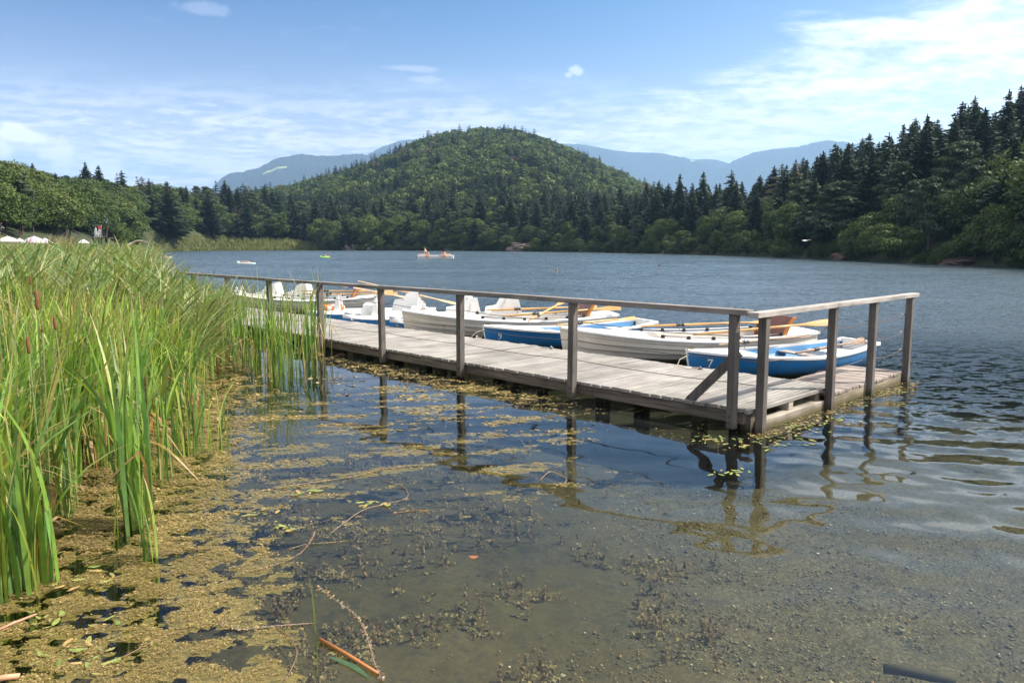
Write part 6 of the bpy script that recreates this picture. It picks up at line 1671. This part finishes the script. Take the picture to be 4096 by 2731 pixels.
# parasols on the beach
def parasol(px, py_top, py_rim, wpx, d, cols, label, tilt=(0, 0)):
    top = Vector(far_at(px, py_top, d)); Rr = wpx / 2 / F_PX * d; hgt = (py_rim - py_top) / F_PX * d
    t = tag(empty('parasol', (top.x, top.y, .0)), label, 'parasol', 'parasols on the bathing beach'); t.rotation_euler = (tilt[0], tilt[1], 0)
    z = top.z; m = MB(); n_ = 8; vs = [(0, 0, z)]; cs = [cols[0]]
    for rr, dz in ((.5, .36), (1.0, 1.0)):
        for k in range(n_ * 2):
            a = math.pi * k / n_; q = Rr * rr * (1 if k % 2 == 0 else .95); vs.append((q * math.cos(a), q * math.sin(a), z - hgt * dz)); cs.append(cols[(k // 2) % len(cols)])
    nn = n_ * 2; fs = [(0, 1 + k, 1 + (k + 1) % nn) for k in range(nn)] + [(1 + k, 1 + nn + k, 1 + nn + (k + 1) % nn, 1 + (k + 1) % nn) for k in range(nn)]
    m.add(vs, fs); m.c = cs; m.build('canopy', M_CLOTH, t); m = MB(); m.tube([(0, 0, -.3), (0, 0, z + .08)], .03, 6, (.6, .6, .6)); m.build('pole', M_ANY, t)
parasol(333, 957, 972, 44, 96, [(.78, .76, .70)], 'small white parasol beside the lookout platform')
parasol(136, 944, 971, 96, 92, [(.66, .45, .58), (.78, .76, .76), (.6, .38, .52), (.8, .78, .78)], 'parasol striped mauve and white on the beach')
parasol(178, 952, 972, 60, 98, [(.76, .74, .78)], 'pale parasol just behind the mauve-striped one')
parasol(30, 945, 966, 90, 94, [(.74, .68, .58)], 'cream parasol cut by the left edge of the beach')
parasol(78, 953, 966, 40, 97, [(.72, .66, .55)], 'small beige parasol between the cream one and the mauve-striped one')
parasol(-2, 900, 912, 34, 120, [(.75, .73, .68)], 'white parasol higher up the slope at the left edge')
for (px, py, rz, lab, wr) in ((338, 985, .5, 'person in dark swimwear standing under the small white parasol', (.05, .04, .05)), (380, 992, -.4, 'person sitting at the water edge under the lookout platform', (.35, .1, .05)), (3, 925, .2, 'person on the beach at the left edge under the upper parasol', (.1, .3, .3))):
    d = 100 if px > 10 else 119; p_ = far_at(px, py, d); person('bend' if px < 370 else 'sit_edge', (p_[0], p_[1], p_[2] if px < 10 else .15), rz, lab, (.06, .04, .02), wr)
# fallen bare branch arching out of the reeds
DB = 62.0
W_BLEACH = wood_mat('bleached_wood', (.46, .37, .28), (.26, .2, .15), (6, 6, 6), .9)
def pth(*q): return [Vector(far_at(x, y, DB + .6 * math.sin(x))) for x, y in q]
t0_ = Vector(far_at(498, 993, DB)); t = tag(empty('bare_branch', t0_), 'bleached bare branch arching from the reeds into the lake', 'branch')
for pts, rr, nm in ((((490, 1000), (500, 990), (522, 976), (548, 964), (568, 964), (590, 972), (598, 986), (602, 1008)), [.10, .10, .09, .085, .075, .07, .055, .04], 'limb'),
                (((512, 981), (530, 982), (552, 986), (566, 990), (569, 1000), (568, 1012)), [.06, .06, .055, .05, .045, .03], 'limb'), (((500, 991), (512, 999), (525, 1009)), [.07, .06, .04], 'limb'), (((560, 1004), (580, 1000), (600, 985), (615, 975)), [.06, .05, .035, .015], 'limb'), (((568, 964), (590, 958), (606, 950), (611, 943)), [.03, .02, .014, .008], 'twig')):
    m = MB(); m.tube([p_ - t0_ for p_ in pth(*pts)], rr, 7); m.build(nm, W_BLEACH if nm == 'limb' and pts[0] != (560, 1004) else W_PILE, t, True)
# gull
GD = 46.0; c0 = Vector(far_at(3220, 964, GD)); t = tag(empty('gull', c0, .3), 'pale gull gliding low over the water before the dark steep shore', 'bird')
skin_body('body', [(-.17, 0, 0), (-.08, 0, .01), (.05, 0, .015), (.13, 0, .03), (.18, 0, .035)], [(0, 1), (1, 2), (2, 3), (3, 4)], [.02, .045, .055, .03, .028], M_WHITE, t, 1)
for sgn in (-1, 1):
    m = MB(); m.add([(.07, sgn * .03, .02), (.10, sgn * .22, .07), (.06, sgn * .46, .05), (-.02, sgn * .50, .045), (-.02, sgn * .24, .06), (-.08, sgn * .03, .015)], [(0, 1, 4, 5), (1, 2, 3, 4)], (.55, .54, .50)); m.build('wing', M_CLOTH, t)
m = MB(); m.add([(-.15, -.03, 0), (-.15, .03, 0), (-.28, .06, 0), (-.28, -.06, 0)], [(0, 1, 2, 3)], (.6, .6, .57)); m.build('tail', M_CLOTH, t)
m = MB(); m.tube([(.19, 0, .035), (.24, 0, .025)], [.012, .003], 6, (.6, .35, .05)); m.build('beak', M_ANY, t)
# rock outcrops and bare banks along the far shore
ROCK = wood_mat('rock', (.19, .145, .125), (.09, .068, .058), (1.2, 1.2, .5), .95); SOIL = wood_mat('bare_bank', (.13, .085, .06), (.06, .04, .03), (.8, .8, 1.5), 1.0)
def rock(px0, px1, py_top, py_base, label, mat, seed, dd=0.0):
    c = to_az((px0 + px1) / 2)[0]; d = float(np.interp(c, cols_az, shore)) + 1.0 + dd; y = d * math.cos(c)
    p_ = far_at((px0 + px1) / 2, YH, y); wx_ = (px1 - px0) / F_PX * y / 2; z1 = .8 * max(.6, (YH - py_top) / F_PX * y + CAM_H)
    m = MB(); vs = []; n_, k_ = 26, 12
    for i in range(k_):
        a = (i / (k_ - 1)) * math.pi / 2
        for j in range(n_):
            b = 2 * math.pi * j / n_; q = Vector((math.cos(a) ** .5 * math.cos(b), math.cos(a) ** .5 * math.sin(b), math.sin(a) ** .8))
            f = 1 + .30 * mnoise.noise(q * 2.2 + Vector((seed, 0, 0))) + .12 * mnoise.noise(q * 6 + Vector((0, seed, 0)))
            vs.append((q.x * wx_ * f, q.y * 3.0 * f, (q.z * f - .15) * z1))
    m.add(vs, [(i * n_ + j, i * n_ + (j + 1) % n_, (i + 1) * n_ + (j + 1) % n_, (i + 1) * n_ + j) for i in range(k_ - 1) for j in range(n_)])
    o = m.build('rock_outcrop', mat); o.location = (p_[0], p_[1], 0); tag(o, label, 'rock', 'bare rocks on the far shore')
rock(2030, 2165, 958, 1003, 'largest pinkish-grey rock face on the far shore under the round hill', ROCK, 1.0, 1.5)
rock(1775, 1825, 988, 1003, 'low reddish rock just behind the bathing raft', ROCK, 2.0, 0)
rock(1362, 1440, 970, 1000, 'pale broken rock shore beyond the end of the reed belt', ROCK, 3.0, 0)
rock(1465, 1500, 980, 1001, 'small rock among bushes beside the pale broken rock shore', ROCK, 5.0, 0)
rock(3340, 3420, 1000, 1028, 'brown earth bank with dry twigs on the dark steep shore', SOIL, 6.0, 0.5)
rock(3790, 3960, 1010, 1042, 'bare reddish bank under the pines on the dark steep shore', SOIL, 8.0, 1)

# ================================================================ RENDER SETTINGS
vs_ = scene.view_settings; scene.display_settings.display_device = 'sRGB'
vs_.view_transform = 'Standard'; vs_.look = 'None'; vs_.gamma = 1; vs_.exposure = EXPOSURE; vs_.use_curve_mapping = False
cy = scene.cycles; cy.use_denoising = True
try: cy.denoiser = 'OPENIMAGEDENOISE'; cy.denoising_input_passes = 'RGB_ALBEDO_NORMAL'
except Exception: pass
cy.max_bounces = 8; cy.diffuse_bounces = 2; cy.glossy_bounces = 3; cy.transmission_bounces = 4; cy.transparent_max_bounces = 12; cy.volume_bounces = 0
cy.caustics_reflective = False; cy.caustics_refractive = False; cy.use_adaptive_sampling = True; cy.adaptive_threshold = .01
cy.sample_clamp_indirect = 6.0
scene.render.use_persistent_data = False
bpy.context.view_layer.update()
